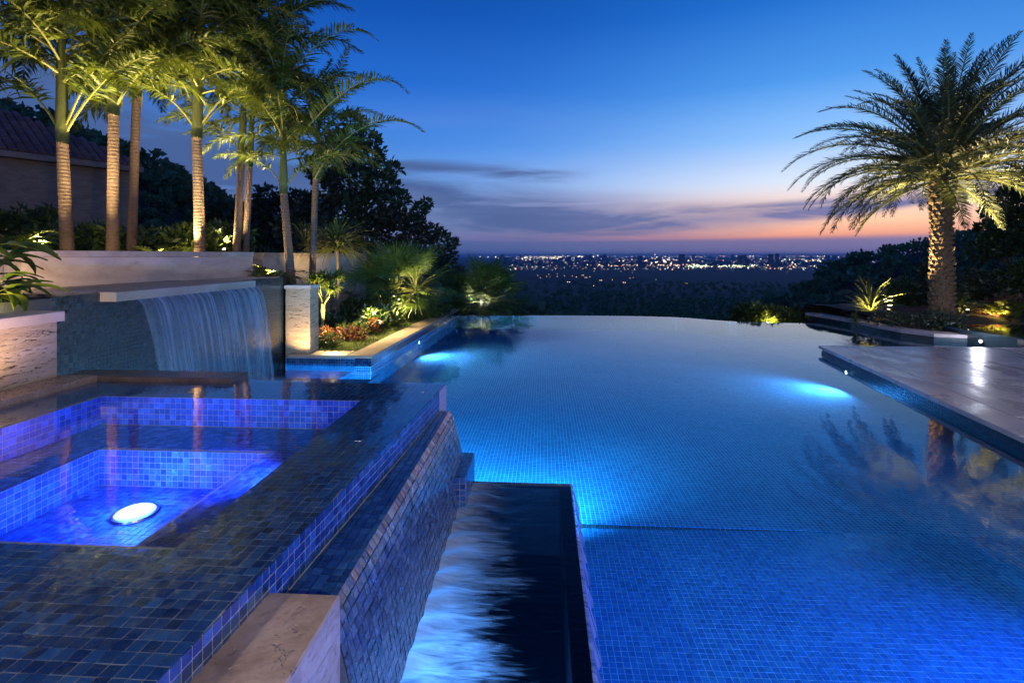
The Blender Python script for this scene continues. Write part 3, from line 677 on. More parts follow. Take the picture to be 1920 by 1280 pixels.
# garden coping along the lawn
CP = empty('lawn_coping', (-3.2, 12, .1)); tag(CP, 'pale stone coping between the lawn and the pool edge', 'coping')
def cop(parent, q, z0, z1, org, mat='coping_lime', nm='coping_stone'):
    return MB().prism([(p[0]-org[0], p[1]-org[1]) for p in q], z0-org[2], z1-org[2], .006).build(nm, M[mat], parent)
og = (-3.2, 12, .1)
ys_ = [8.87, 9.62, 10.8, 12.0, 13.2, 14.4, 15.6, 16.95]
lx = lambda y: -3.04+(y-8.87)*.0285
for a, b2 in zip(ys_[:-1], ys_[1:]):
    g = .004
    q = [(lx(a), a+g), (lx(b2), b2), (lx(b2)-.44, b2), (lx(a)-.44, a+g)]
    if a == 8.87: q = [(lx(a), a), (lx(b2), b2), (lx(b2)-.44, b2), (-3.04-.45, a)]
    cop(CP, q, .122, .17, og)
cop(CP, [(-4.56, 8.87), (-4.02, 8.87), (-4.02, 9.3), (-4.56, 9.3)], .122, .17, og)
cop(CP, [(-4.016, 8.87), (-3.494, 8.87), (-3.494, 9.32), (-4.016, 9.32)], .122, .17, og)
wall_lamp((-2.955+.01, 11.85, -.10), (1, .02, -.05), 'small bright lamp in the far left pool wall below the lawn', 60, (.42, .66, 1), 168, target=(-1.2, 11.4, -.20), r=.032)

# ================================================================== DECK (right)
DO = (8, 8, 0)
deck = empty('deck', DO); deck['kind'] = 'structure'
dA, dB = (5.46, 10.56), (4.20, 1.7)
def dx(y): return dA[0]+(dB[0]-dA[0])*(dA[1]-y)/(dA[1]-dB[1])
ysd = [10.56, 8.6, 7.0, 5.4, 3.8, 2.2, .6]
cw = .42
for a, b2 in zip(ysd[:-1], ysd[1:]):
    cop(deck, [(dx(b2), b2+.004), (dx(b2)+cw, b2+.004), (dx(a)+cw, a), (dx(a), a)], .095, .15, DO, 'deck_stone', 'edge_stone')
for (xo, w2) in ((cw+.008, 1.5), (cw+1.52, 1.5), (cw+3.03, 1.5), (cw+4.54, 1.5), (cw+6.05, 1.5), (cw+7.56, 3.)):
    for a, b2 in ((10.57, 9.05), (9.04, 7.55), (7.54, 6.05), (6.04, 4.55), (4.54, 3.05), (3.04, .6)):
        yy = [10.56-.012*(xo), 0]
        q = [(dx(b2)+xo, b2), (dx(b2)+xo+w2, b2), (dx(a)+xo+w2, a), (dx(a)+xo, a)]
        cop(deck, q, .05, .148, DO, 'deck_stone', 'paving_slab')
MB().prism([(dx(.6)+.03-8, .6-8), (dx(.6)+.2-8, .6-8), (dx(10.5)+.2-8, 10.5-8), (dx(10.5)+.03-8, 10.5-8)], -.155, .05).build('waterline_beam', M['grout_dark'], deck)
MB().prism([(dx(.6)+1.2-8, .6-8), (14, .6-8), (14, 9.6-8), (dx(9.6)+1.2-8, 9.6-8)], POOL_D, .05).build('deck_wall', M['pool_grid'], deck)
b = MB().prism([(dx(.6)+.21-8, .6-8), (14, .6-8), (14, 10.5-8), (dx(10.5)+.21-8, 10.5-8)], -.0, .05)
b.build('deck_base', M['grout_dark'], deck)
dvd = np.array([dx(10.5)-dx(.6), 9.9, 0]); dvd /= np.linalg.norm(dvd); nd_ = (-dvd[1], dvd[0], 0)
tiles_build(deck, [(q[0]-np.array(DO), q[1]) for q in [tiles_quad((dx(.6)+.026, .6, -.155), tuple(dvd), (0, 0, 1), 234, 6, .0425, nd_)]], M['wall_tile'], n_ind=0)
wall_lamp((dx(9.3)+.012, 9.3, -.10), (-1, .1, 0), 'small bright lamp in the deck wall near its far corner', 60, (.42, .68, 1), 168, target=(3.4, 9.2, -.20), r=.03)
wall_lamp((dx(2.3)+.012, 2.3, -.10), (-1, .0, 0), 'lamp under the near edge of the deck lighting the near water', 330, (.05, .13, 1), 150, target=(2.4, 1.7, -.45), r=.032)

# ---------------- right planter, wing and second spa
RP = empty('planter_coping', (8.6, 14, 0)); tag(RP, 'curved dark stone coping around the date palm bed', 'coping')
rc = [(8.06, 16.35), (8.22, 15.4), (8.38, 14.6), (8.4, 13.6), (8.48, 12.75), (8.80, 12.15), (9.45, 11.95), (10.2, 11.95)]
rin = [(8.50, 16.4), (8.66, 15.4), (8.80, 14.6), (8.84, 13.6), (8.92, 13.0), (9.1, 12.62), (9.5, 12.42), (10.2, 12.4)]
for i in range(len(rc)-1):
    q = [rc[i], rin[i], rin[i+1], rc[i+1]]; q = list(reversed(q))
    # order counter-clockwise
    ar = sum(q[k][0]*q[(k+1) % 4][1]-q[(k+1) % 4][0]*q[k][1] for k in range(4))
    if ar < 0: q.reverse()
    cop(RP, q, .10, .17, (8.6, 14, 0), 'deck_stone'); MB().prism([((p[0]-8.6)*1+.0, p[1]-14) for p in q], POOL_D, .098).build('tiled_face', M['wall_tile'], RP)
RS = empty('raised_basin', (11.5, 12, 0)); tag(RS, 'low raised round basin of still water right of the palm bed', 'basin')
arc = [(9.45, 12.9), (9.35, 12.2), (9.42, 11.6), (9.62, 11.05), (9.95, 10.7), (10.6, 10.62), (16, 10.62), (16, 13.1), (9.7, 13.1)]
q = [(p[0]-11.5, p[1]-12) for p in arc]
MB().prism(q, POOL_D, .27, .02).build('rim', M['wall_tile'], RS)
iq = [(9.58, 12.8), (9.48, 12.2), (9.55, 11.66), (9.74, 11.14), (10.03, 10.82), (10.65, 10.75), (16, 10.75), (16, 12.97), (9.8, 12.97)]
b = MB(); b.v = [(p[0], p[1], .276) for p in iq]; b.f = [tuple(range(len(iq)))]; b.mi = [0]
tag(b.build('basin_water', M['spa_water']), kind='structure')

# ================================================================== GROUND AND FAR LAND
def hf(name, xs, ys, fn, mat, kind='structure', mask=None):
    XX, YY = np.meshgrid(xs, ys); ZZ = fn(XX, YY); idx = np.arange(XX.size).reshape(XX.shape)
    F_q = np.stack([idx[:-1, :-1], idx[:-1, 1:], idx[1:, 1:], idx[1:, :-1]], -1).reshape(-1, 4)
    if mask is not None:
        k = mask(XX, YY).ravel(); F_q = F_q[k[F_q].all(1)]
    o = link(name, fast_mesh(name, np.stack([XX, YY, ZZ], -1).reshape(-1, 3), F_q, mat, True)); o['kind'] = kind; return o
def vnoise(x, y, s, seed=0):
    r = np.random.default_rng(seed); z = 0
    for k in range(5):
        a, b_, c_ = r.uniform(0, 6.28, 3); z = z+np.sin(x/s*np.cos(a)*(1+.6*k)+y/s*np.sin(a)*(1+.6*k)+b_)/(1+.5*k)
    return z/2.5
DZ = ([0, 18, 30, 60, 120, 250, 600, 1500, 3000, 9e4], [-5, -6, -9, -14, -21, -33, -54, -86, -100, -100])
def terrain(x, y):
    D = np.hypot(x, y); z = np.interp(D, *DZ)
    g = lambda cx, cy_, s1, h: h*np.exp(-((x-cx)**2+(y-cy_)**2)/(2*s1*s1))
    z = z+g(-62, 48, 26, 31)+g(118, 190, 30, 17)+g(175, 185, 45, 24)+g(250, 170, 60, 34)+g(-30, 75, 20, 5)
    z = z+np.clip((D-40)/200, 0, 1)*vnoise(x, y, 60, 3)*3.5+np.clip((D-400)/800, 0, 1)*vnoise(x, y, 260, 5)*8*np.clip((2600-D)/600, 0, 1)
    return z
lx_ = np.sign(np.linspace(-1, 1, 161))*np.abs(np.linspace(-1, 1, 161))**4.2*40000
ly_ = np.r_[-np.linspace(1, 0, 20)**2*3000-40, np.linspace(0, 1, 200)**4.2*40000-20]
hf('hillside', lx_, ly_, terrain, M['hillside'])
# garden plateau on the left
b = MB().prism([(-30, -6), (-4.95, -6), (-4.95, 4.6), (-6.05, 4.7), (-6.22, 5.7), (-5.78, 9.35), (-5.05, 9.4), (-4.68, 9.27), (-4.68, 10.5), (-6.25, 10.6), (-5.72, 15.4), (-6.0, 24), (-30, 30)], -8, 1.34)
b.build('garden_soil', M['soil'])['kind'] = 'structure'
b = MB().prism([(-30, 5.9), (-6.22, 5.9), (-5.80, 9.4), (-6.25, 10.4), (-6.0, 15.4), (-6.4, 22), (-30, 28)], 1.0, 1.84)
b.build('garden_soil', M['soil'])['kind'] = 'structure'
def lawn_z(x, y): return .158+np.clip((-4.35-x)/1.0, 0, 1)*.30+.012*vnoise(x, y, .4, 2)
hf('lawn', np.linspace(-5.9, -3.37, 40), np.linspace(9.21, 16.95, 90), lawn_z, M['lawn_base'], mask=lambda x, y: x < -3.06+(y-8.87)*.0285-.43+.03)
hf('garden_slope', np.linspace(-9, -.6, 50), np.linspace(16.96, 24, 40), lambda x, y: .12-np.clip(y-17.2, 0, 99)*.42-np.clip(x+2.6, 0, 9)*.28+.05*vnoise(x, y, .5, 9), M['soil'])
rb_y = [p[1] for p in reversed(rin)]; rb_x = [p[0] for p in reversed(rin)]
def bed_z(x, y): return .155+np.clip((y-12.6)/3, 0, 1)*.22+np.clip((x-9)/4, 0, 1)*.12+.04*vnoise(x, y, .5, 4)-np.clip(y-17, 0, 99)*.5
hf('palm_bed', np.linspace(8.45, 30, 110), np.linspace(12.41, 26, 80), bed_z, M['soil'], mask=lambda x, y: (x > np.interp(y, [12.41, 12.62, 13.0, 13.6, 14.6, 15.4, 16.4, 26], [9.5, 9.12, 8.93, 8.84, 8.8, 8.66, 8.5, 8.4])-.06) & ~((x > 9.6) & (y < 13.05)))

# ================================================================== PLANT BUILDERS
def leaf_cloud(n, blobs, size, aspect=2.2, hollow=.55, droop=.0, up=0.2):
    """n leaf quads spread through ellipsoidal clumps: blobs = [(centre, radii)]"""
    bl = np.array([[*c, *(r if hasattr(r, '__len__') else (r, r, r))] for c, r in blobs], float)
    wts = np.cbrt(bl[:, 3]*bl[:, 4]*bl[:, 5])**2; k = RNG.choice(len(bl), n, p=wts/wts.sum())
    d = RNG.normal(0, 1, (n, 3)); d /= np.linalg.norm(d, axis=1)[:, None]
    rr = (hollow+(1-hollow)*RNG.random(n)**.7)[:, None]
    C = bl[k, :3]+d*bl[k, 3:]*rr*RNG.uniform(.85, 1.12, (n, 1))
    a = RNG.normal(0, 1, (n, 3))*.8+d*.8; a[:, 2] += up-droop; a /= np.linalg.norm(a, axis=1)[:, None]
    b_ = np.cross(a, RNG.normal(0, 1, (n, 3))); b_ /= np.linalg.norm(b_, axis=1)[:, None]
    L = (size*RNG.uniform(.6, 1.3, n))[:, None]; w_ = L/aspect
    P = np.stack([C, C+a*L*.45+b_*w_*.5, C+a*L, C+a*L*.45-b_*w_*.5], 1).reshape(-1, 3)
    return P, np.arange(4*n).reshape(-1, 4)
def frond_mesh(name, curve, n=48, ll=.42, lw=.035, swell=.25, plume=0., gravity=.25, fwd=.55, start=.16, vee=.25, mats=('palm_leaf', 'stalk'), r0=.022, jit=.12, seed=1):
    """pinnate leaf along a 3-D curve: a tapering midrib and two rows of narrow leaflets"""
    r = np.random.default_rng(seed); C = np.array(curve, float)
    sg = np.r_[0, np.cumsum(np.linalg.norm(np.diff(C, axis=0), axis=1))]; L = sg[-1]; ts = np.linspace(0, 1, 60)
    # smooth through the control points
    deg = min(3, len(C)-1); P = np.stack([np.polyval(np.polyfit(sg/L, C[:, i], deg), ts) for i in range(3)], 1)
    T = np.gradient(P, axis=0); T /= np.linalg.norm(T, axis=1)[:, None]
    mb = MB(); ii = np.linspace(0, 59, 12).astype(int)
    mb.tube([tuple(P[i]) for i in ii], [r0*(1-.88*ts[i]) for i in ii], 5, mi=1)
    v, f, mi = mb.v, mb.f, mb.mi
    for k in range(n):
        t_q = start+(1-start)*(k+.5)/n
        for sd in (-1, 1):
            tt = min(.995, t_q+r.normal(0, .3/n)); i = tt*59; i0 = int(i); fr = i-i0; i1 = min(59, i0+1)
            p = P[i0]*(1-fr)+P[i1]*fr; tg = T[i0]
            side = np.cross(tg, (0, 0, 1)); side /= max(1e-6, np.linalg.norm(side)); upv = np.cross(side, tg)
            q = (tt-start)/(1-start); ln = ll*(math.sin(math.pi*min(1, .18+.80*q))**.6)*(1-.35*q)*r.uniform(.85, 1.1)
            roll = r.normal(vee, plume); d = side*sd*math.cos(roll)+upv*math.sin(roll)
            fw = fwd+.5*q+r.normal(0, jit); d = d+tg*fw; d /= np.linalg.norm(d)
            wv = np.cross(d, upv+np.array([0, 0, .3])+r.normal(0, .25+plume, 3)); wv /= max(1e-6, np.linalg.norm(wv)); w_ = lw*r.uniform(.8, 1.2)*(1-.45*q)
            m_p = p+d*ln*.5; e_p = p+d*ln+np.array([0, 0, -gravity*ln])+r.normal(0, .02, 3)*ln; m_p = m_p+np.array([0, 0, -gravity*ln*.22])
            b0 = len(v); v += [tuple(p-wv*w_*.22), tuple(p+wv*w_*.22), tuple(m_p+wv*w_*.5), tuple(m_p-wv*w_*.5), tuple(e_p)]
            f += [(b0, b0+1, b0+2, b0+3), (b0+3, b0+2, b0+4)]; mi += [0, 0]
    return mesh(name, v, f, [M[m_q] for m_q in mats], False, mi)
def arc_curve(L, e0, bend, n=8, side=0):
    """planar arc in XZ starting at elevation e0 degrees and bending down by bend degrees"""
    p = np.zeros(3); out = [tuple(p)]; 
    for i in range(n):
        t_q = (i+.5)/n; e = R(e0-bend*t_q**1.25); p = p+np.array([math.cos(e)*math.cos(side*t_q), math.cos(e)*math.sin(side*t_q), math.sin(e)])*L/n; out.append(tuple(p))
    return out
# ------------------------------------------------------------------ slender palms
FR = {}
for i, (e0, bend, L) in enumerate([(78, 62, 2.9), (66, 85, 2.8), (52, 92, 2.6), (38, 88, 2.4), (24, 80, 2.2), (84, 40, 2.5)]):
    FR[i] = frond_mesh('frond', arc_curve(L, e0, bend, side=random.uniform(-.2, .2)), 84, .46, .040, plume=.5, gravity=.35, seed=20+i)
for i, (e0, bend, L) in ((6, (64, 70, 2.3)), (7, (70, 100, 2.2))):
    FR[i] = frond_mesh('frond', arc_curve(L, e0, bend, side=.15), 66, .44, .040, plume=.5, gravity=.35, seed=20+i, start=.30)
def trunk_tube(pts, r, k=14, rings=46, rough=.012, seed=1):
    r_ = random.Random(seed); C = np.array(pts, float); ts = np.linspace(0, 1, len(C)); mb = MB(); P = []; rad = []
    for i in range(rings):
        t_q = i/(rings-1); P.append(tuple(np.interp(t_q, ts, C[:, j]) for j in range(3))); rr = np.interp(t_q, ts, r)
        rad.append(rr*(1+(rough if i % 2 else -rough)+r_.uniform(-.012, .012)))
    return mb.tube(P, rad, k)
def slender_palm(label, base, mid, top, wpx, fronds, sd, shaft_r=1.0):
    """base, mid (end of ringed bark) and top (end of green shaft) are points; wpx trunk radius in metres"""
    root = empty('slender_palm', base); tag(root, label, 'palm tree', 'slender ringed palms behind the garden wall')
    B = Vector(base); m_, tp = Vector(mid)-B, Vector(top)-B
    trunk_tube([(0, 0, -.1), tuple(m_*.12), tuple(m_*.5), tuple(m_)], [wpx*1.2, wpx*.95, wpx*.84, wpx*.78], rings=64, seed=sd).build('trunk', M['palm_bark'], root, True)
    d = tp-m_; mb = MB()
    mb.tube([tuple(m_-d*.01), tuple(m_+d*.08), tuple(m_+d*.35), tuple(m_+d*.7), tuple(tp)], [wpx*.8, wpx*.92*shaft_r, wpx*.72, wpx*.5, wpx*.3], 12)
    mb.build('crownshaft', M['crownshaft'], root, True)
    for (hq, azm, kind, sc) in fronds:
        p = m_+d*hq
        link('frond', FR[kind], root, tuple(p), (random.uniform(-.25, .25), random.uniform(-.1, .1), R(azm)), sc)
    return root
rnd = random.Random(5)
def auto_fronds(n, lowest=0., seed=0, sc=1.0, az_bias=None):
    r = random.Random(seed); out = []; a0 = r.uniform(-30, 30)
    for q, k_ in ((0, 6), (1, 7), (2, 6)): out.append((.02+.01*q, a0+q*175+r.uniform(-15, 15), k_, sc*r.uniform(.85, 1.0)))
    for i in range(n-3):
        u_ = i/(n-4); h = .34+.70*u_**.9; kind = [4, 3, 2, 2, 1, 1, 0, 5][min(7, int(u_*8))]
        out.append((h, a0+i*137.5+r.uniform(-20, 20), kind, sc*r.uniform(.85, 1.15)))
    return out
PALMS = [
 ('leftmost slender palm, in front of the dark house wall', (127, 462, 8.0), (117, 268), (113, -60), .105, 14, 1.14),
 ('slender palm standing before the end of the house roof', (211, 462, 8.3), (213, 215), (216, -40), .10, 14, 1.14),
 ('slender palm with a slightly leaning trunk beside the roof corner', (246, 462, 9.0), (256, 180), (258, -20), .09, 11, 1.),
 ('slender palm standing alone against the blue sky behind the stone wall', (376, 462, 9.2), (369, 258), (376, 20), .105, 15, 1.1),
 ('slender palm rising at the right end of the long stone wall', (440, 520, 10.0), (453, 300), (462, 60), .085, 12, .9),
 ('thin palm crossing close behind the palm at the end of the stone wall', (458, 520, 10.3), (468, 312), (478, 110), .075, 7, .72),
 ('slender palm growing above the travertine pier', (547, 531, 9.75), (532, 362), (530, 190), .09, 9, .72),
 ('shaded slender palm farthest right above the lit branching shrub', (582, 600, 10.6), (592, 335), (598, 240), .08, 8, .66),
]
for i, (lb, (bx, by, Y), md, tp, rr, nf, sc) in enumerate(PALMS):
    P0 = V(bx, by, Y); g = 1.84 if i < 4 else (1.34 if i < 7 else .35)
    P0 = (P0[0], Y, g-.02); m_ = V(md[0], md[1], Y); t_ = V(tp[0], tp[1], Y)
    slender_palm(lb, P0, m_, t_, rr, auto_fronds(int(nf*3.0), 0.0, 100+i, sc), i)
# three long fronds that reach out over the pool from the two rightmost palms
long_ = [((500, 215), (560, 122), (620, 66), (668, 56), (706, 76)), ((552, 268), (618, 196), (678, 152), (724, 150), (766, 176)), ((590, 335), (640, 268), (692, 233), (742, 226), (794, 248)),
         ((470, 130), (520, 50), (570, 10), (610, 0), (650, 18))]
roots = [o for o in COL.objects if o.name.startswith('slender_palm')]
for i, (cv_, ow, Y) in enumerate(zip(long_, (6, 6, 7, 5), (9.8, 9.7, 10.4, 10.2))):
    P = [V(px, py, Y-.15*k) for k, (px, py) in enumerate(cv_)]; o0 = roots[ow].location
    me = frond_mesh('frond', [(p[0]-o0[0], p[1]-o0[1], p[2]-o0[2]) for p in P], 64, .56, .040, plume=.12, gravity=.22, seed=60+i, start=.20, vee=.3)
    link('frond', me, roots[ow])

# ------------------------------------------------------------------ date palm on the right
DP = V(1766, 588, 13.5); DPx, DPy = DP[0], 13.5
root = empty('date_palm', (DPx, DPy, .25)); tag(root, 'stout date palm with studded trunk lit from below, on the right', 'palm tree')
ztop = V(1762, 345, 13.5)[2]-.25
trunk_tube([(0, 0, -.2), (0, 0, .25), (-.0, 0, ztop*.6), (-.02, 0, ztop), (-.03, 0, ztop+.35)], [.30, .25, .205, .22, .18], 20, 40, .015).build('trunk', M['boot_bark'], root, True)
def boot_mesh(s1):
    v = [(-.5, 0, -.35), (.5, 0, -.35), (.42, .0, .4), (-.42, 0, .4), (-.34, .42, .02), (.34, .42, .02), (.26, .5, .42), (-.26, .5, .42)]
    v = [(x*s1, y*s1, z*s1) for x, y, z in v]
    return mesh('leaf_boot', v, [(0, 1, 5, 4), (4, 5, 6, 7), (3, 7, 6, 2), (1, 2, 6, 5), (0, 4, 7, 3)], M['boot_bark'])
BM = [boot_mesh(.115), boot_mesh(.17)]
nb = 0; z = .1; row = 0
while z < ztop+.25 and nb < 298:
    big = z > ztop-.75; k = 11 if not big else 9
    for j in range(k):
        a = 2*math.pi*(j+.5*(row % 2))/k+rnd.uniform(-.08, .08)
        rr = np.interp(z, [0, .25, ztop*.6, ztop], [.28, .245, .20, .22])
        if z > ztop: rr = .21
        link('leaf_boot', BM[big], root, (rr*math.cos(a)*.97, rr*math.sin(a)*.97, z+rnd.uniform(-.02, .02)), (rnd.uniform(-.2, .25), rnd.uniform(-.15, .15), a-math.pi/2), rnd.uniform(.85, 1.2)); nb += 1
    z += .125 if not big else .15; row += 1
DF = {}
for i, (e0, bend, L) in enumerate([(86, 26, 3.05), (74, 52, 3.45), (58, 80, 3.85), (42, 92, 3.8), (26, 90, 3.6), (8, 72, 3.1), (-12, 52, 2.3)]):
    for q in (0, 1): DF[i, q] = frond_mesh('frond', arc_curve(L, e0, bend, side=(.25, -.25)[q]), 110, .52, .030, plume=.30, gravity=.2, fwd=.75, start=.10, vee=.42, mats=('date_leaf', 'stalk'), r0=.035, seed=40+i*2+q)
for (kind, cnt) in ((0, 10), (1, 19), (2, 22), (3, 20), (4, 18), (5, 13), (6, 5)):
    a0 = rnd.uniform(0, 360)
    for j in range(cnt):
        a = a0+j*360/cnt+rnd.uniform(-9, 9)
        if kind == 6 and not (120 < a % 360 < 250 or a % 360 < 60): continue
        link('frond', DF[kind, j % 2], root, (.12*math.cos(R(a)), .12*math.sin(R(a)), ztop+.22+.05*(3-kind)), (rnd.uniform(-.12, .12), rnd.uniform(-.08, .08), R(a)), rnd.uniform(.88, 1.04))

# ------------------------------------------------------------------ fan palms and spiky plants
def fan_mesh(name, seed, pet=.7, rad=.55, nbl=30, span=250, lw=.022, mats=('fan_leaf', 'stalk'), droop=.15):
    r = random.Random(seed); mb = MB(); mb.tube([(0, 0, 0), (pet*.55, 0, .05), (pet, 0, 0)], [.011, .009, .007], 5, mi=1); v, f, mi = mb.v, mb.f, mb.mi
    for k in range(nbl):
        a = R(-span/2+span*k/(nbl-1)); ln = rad*(.72+.28*math.cos(a*.62))*r.uniform(.92, 1.05)
        d = Vector((math.cos(a), math.sin(a), .10*abs(math.sin(a)))).normalized(); sd = Vector((-math.sin(a), math.cos(a), .35*(-1)**k)).normalized()
        p = Vector((pet, 0, 0)); m1 = p+d*ln*.45+Vector((0, 0, .02)); e = p+d*ln+Vector((0, 0, -droop*ln*r.uniform(.4, 1.6))); w_ = lw
        b0 = len(v); v += [tuple(p), tuple(m1-sd*w_*.5), tuple(m1+sd*w_*.5), tuple(e)]; f += [(b0, b0+1, b0+2), (b0+1, b0+3, b0+2)]; mi += [0, 0]
    return mesh(name, v, f, [M[q] for q in mats], False, mi)
FANM = [fan_mesh('leaf', s) for s in range(4)]
def fan_palm(loc, label, n, scale, stems, group='fan palms'):
    root = empty('fan_palm', loc); tag(root, label, 'palm', group); r = random.Random(len(label))
    for (sx1, sy1, sz1) in stems:
        MB().tube([(0, 0, -.05), (sx1*.4, sy1*.4, sz1*.55), (sx1, sy1, sz1)], [.07, .06, .06], 9).build('stem', M['tree_bark'], root, True)
    for i in range(n):
        st = stems[i % len(stems)]; e = R(r.uniform(-25, 80)); a = i*2.399+r.uniform(-.3, .3)
        link('leaf', FANM[i % 4], root, st, (r.uniform(-.5, .5), -e, a), scale*r.uniform(.8, 1.15))
    return root
fan_palm((-3.95, 13.9, .3), 'bushy green fan palm lit from its foot beside the lawn', 90, 1.25, [(-.1, .1, .65), (.45, -.1, .7), (-.55, .2, .45)])
fan_palm((-2.15, 17.6, -.1), 'fan palm standing just beyond the far left corner of the pool', 110, 1.25, [(0, 0, .62), (.3, 0, .42)])
def spike_mesh(name, n, L, lw, seed, emin=5, emax=85, droop=.7, mat='yucca_leaf'):
    r = random.Random(seed); v = []; f = []
    for k in range(n):
        a = r.uniform(0, 6.283); e = R(r.uniform(emin, emax)); ln = L*r.uniform(.7, 1.1); p = Vector((0, 0, 0)); pts = [p.copy()]; ee = e
        for q in range(5):
            p = p+Vector((math.cos(ee)*math.cos(a), math.cos(ee)*math.sin(a), math.sin(ee)))*ln/5; ee -= R(droop*r.uniform(8, 26)); pts.append(p.copy())
        sd = Vector((-math.sin(a), math.cos(a), r.uniform(-.3, .3)))
        b0 = len(v)
        for q, P in enumerate(pts[:-1]):
            w_ = lw*(.6, 1, 1, .8, .5)[q]; v += [tuple(P-sd*w_*.5), tuple(P+sd*w_*.5)]
        v.append(tuple(pts[-1]))
        for q in range(4): f.append((b0+2*q, b0+2*q+1, b0+2*q+3, b0+2*q+2))
        f.append((b0+8, b0+9, b0+10))
    return mesh(name, v, f, M[mat])
def spiky(loc, label, n, L, lw, nm='spiky_shrub', mat='yucca_leaf', stem=0, droop=.7, emin=5, seed=1, cat='shrub'):
    root = empty(nm, loc); tag(root, label, cat)
    if stem: MB().tube([(0, 0, -.1), (.04, 0, stem*.5), (0, 0, stem)], [.05, .04, .04], 8).build('stem', M['tree_bark'], root, True)
    o = link('foliage', spike_mesh('foliage', n, L, lw, seed, emin, 88, droop, mat), root, (0, 0, stem)); o['kind'] = 'stuff'; return root
yp = V(632, 470, 12.0); spiky((yp[0], 12.0, .4), 'large spiky shrub with arching narrow leaves above the far garden wall', 420, 1.05, .028, stem=yp[2]-.4, droop=.9)
yp = V(575, 462, 12.6); spiky((yp[0], 12.6, .4), 'smaller spiky shrub with yellow lit leaves between two palm trunks', 160, .8, .026, stem=yp[2]-.4, droop=.6, seed=4)
yp = V(1632, 580, 14.6); spiky((yp[0], 14.6, .25), 'bright yellow green spiky clump beside the date palm, lit from below', 110, 1.15, .034, 'spiky_clump', 'yucca_leaf', .12, .75, 15, 7)
yp = V(1612, 588, 14.0); spiky((yp[0], 14.2, .18), 'small low tuft at the foot of the bright spiky clump', 80, .4, .02, 'spiky_clump', 'yucca_leaf', 0, .8, 5, 8)

def shrub(nm, loc, label, n, blobs, size, mat, aspect=2.2, group=None, cat='shrub', stems=3, hollow=.45, stem_mat='tree_bark'):
    root = empty(nm, loc); tag(root, label, cat, group)
    P, F4 = leaf_cloud(n, blobs, size, aspect, hollow); o = link('foliage', fast_mesh('foliage', P, F4, M[mat]), root); o['kind'] = 'stuff'
    r = random.Random(n)
    mb = MB()
    for i in range(stems):
        c = blobs[i % len(blobs)][0]; mb.tube([(r.uniform(-.05, .05), r.uniform(-.05, .05), -.1), (c[0]*.4, c[1]*.4, c[2]*.5), (c[0], c[1], c[2])], [.02, .014, .008], 5)
    mb.build('stems', M[stem_mat], root, True)['kind'] = 'stuff'
    return root
rs = random.Random(11)
def blobs_for(w_, d_, h, k, rr=(.25, .5), z0=.1, seed=0):
    r = random.Random(seed); return [((r.uniform(-w_, w_), r.uniform(-d_, d_), z0+r.uniform(0, h)*(1-.3*r.random())), (q := r.uniform(*rr), q*.9, q*.8)) for _ in range(k)]
# hedge plants behind the long wall
hl = ['feathery dark green shrub at the far left behind the wall', 'leafy shrub between the two leftmost palms', 'low shrub behind the second palm trunk', 'leafy shrub right of the leaning palm trunk',
      'low green shrub midway along the stone wall', 'bright leafed shrub left of the lone palm', 'shrub right of the lone palm trunk behind the wall', 'leafy shrub at the right end of the stone wall', 'tall feathery shrub under the house eave']
for i, (px, Y, h, mat) in enumerate([(30, 8.6, .75, 'hedge_leaf'), (165, 9., .45, 'hedge_leaf'), (225, 10.2, .4, 'dark_leaf'), (285, 9.6, .35, 'hedge_leaf'), (325, 10.5, .4, 'hedge_leaf'), (352, 10.0, .4, 'lush_leaf'), (410, 10.4, .55, 'hedge_leaf'), (425, 11.2, .6, 'lush_leaf'), (75, 9.6, .95, 'hedge_leaf')]):
    x = V(px, 478, Y)[0]; shrub('leafy_shrub', (x, Y, 1.84), hl[i], 1500, blobs_for(.55, .3, h, 9, (.22, .42), .1, i), .16, mat, 2.6, 'shrubs behind the garden wall')
# ferny plants of drooping fronds in the hedge and above the waterfall wall
SFR = [frond_mesh('frond', arc_curve(.75, 62-15*i, 85), 20, .17, .035, plume=.1, gravity=.2, start=.15, mats=('lush_leaf', 'stalk'), r0=.006, seed=80+i) for i in range(3)]
def fern(loc, label, n, sc, nm='fern', group='ferns'):
    root = empty(nm, loc); tag(root, label, 'fern', group); r = random.Random(n+int(loc[0]*10))
    for i in range(n): link('frond', SFR[i % 3], root, (r.uniform(-.05, .05), r.uniform(-.05, .05), 0), (r.uniform(-.2, .2), r.uniform(-.2, .2), i*2.4), sc*r.uniform(.7, 1.15))
for (px, Y, z, n, sc, lb) in [(500, 9.4, 1.34, 26, 1., 'fern on the raised bed above the right end of the waterfall wall'), (470, 9.6, 1.34, 18, .8, 'low fern between the palm stems above the waterfall wall'), (515, 10.1, 1.36, 18, 1.1, 'lit fern rising left of the palm over the pier'),
                       (20, 7.4, 1.84, 30, 1.3, 'large fern at the far left behind the garden wall'), (95, 8.9, 1.84, 22, 1.1, 'fern left of the leftmost palm trunk'), (300, 8.4, 1.84, 18, .8, 'fern peeking over the wall right of the leaning palm'), (402, 10.3, 1.84, 22, .9, 'bright fern near the right end of the long wall')]:
    x = V(px, 478, Y)[0]; fern((x, Y, z), lb, n, sc)
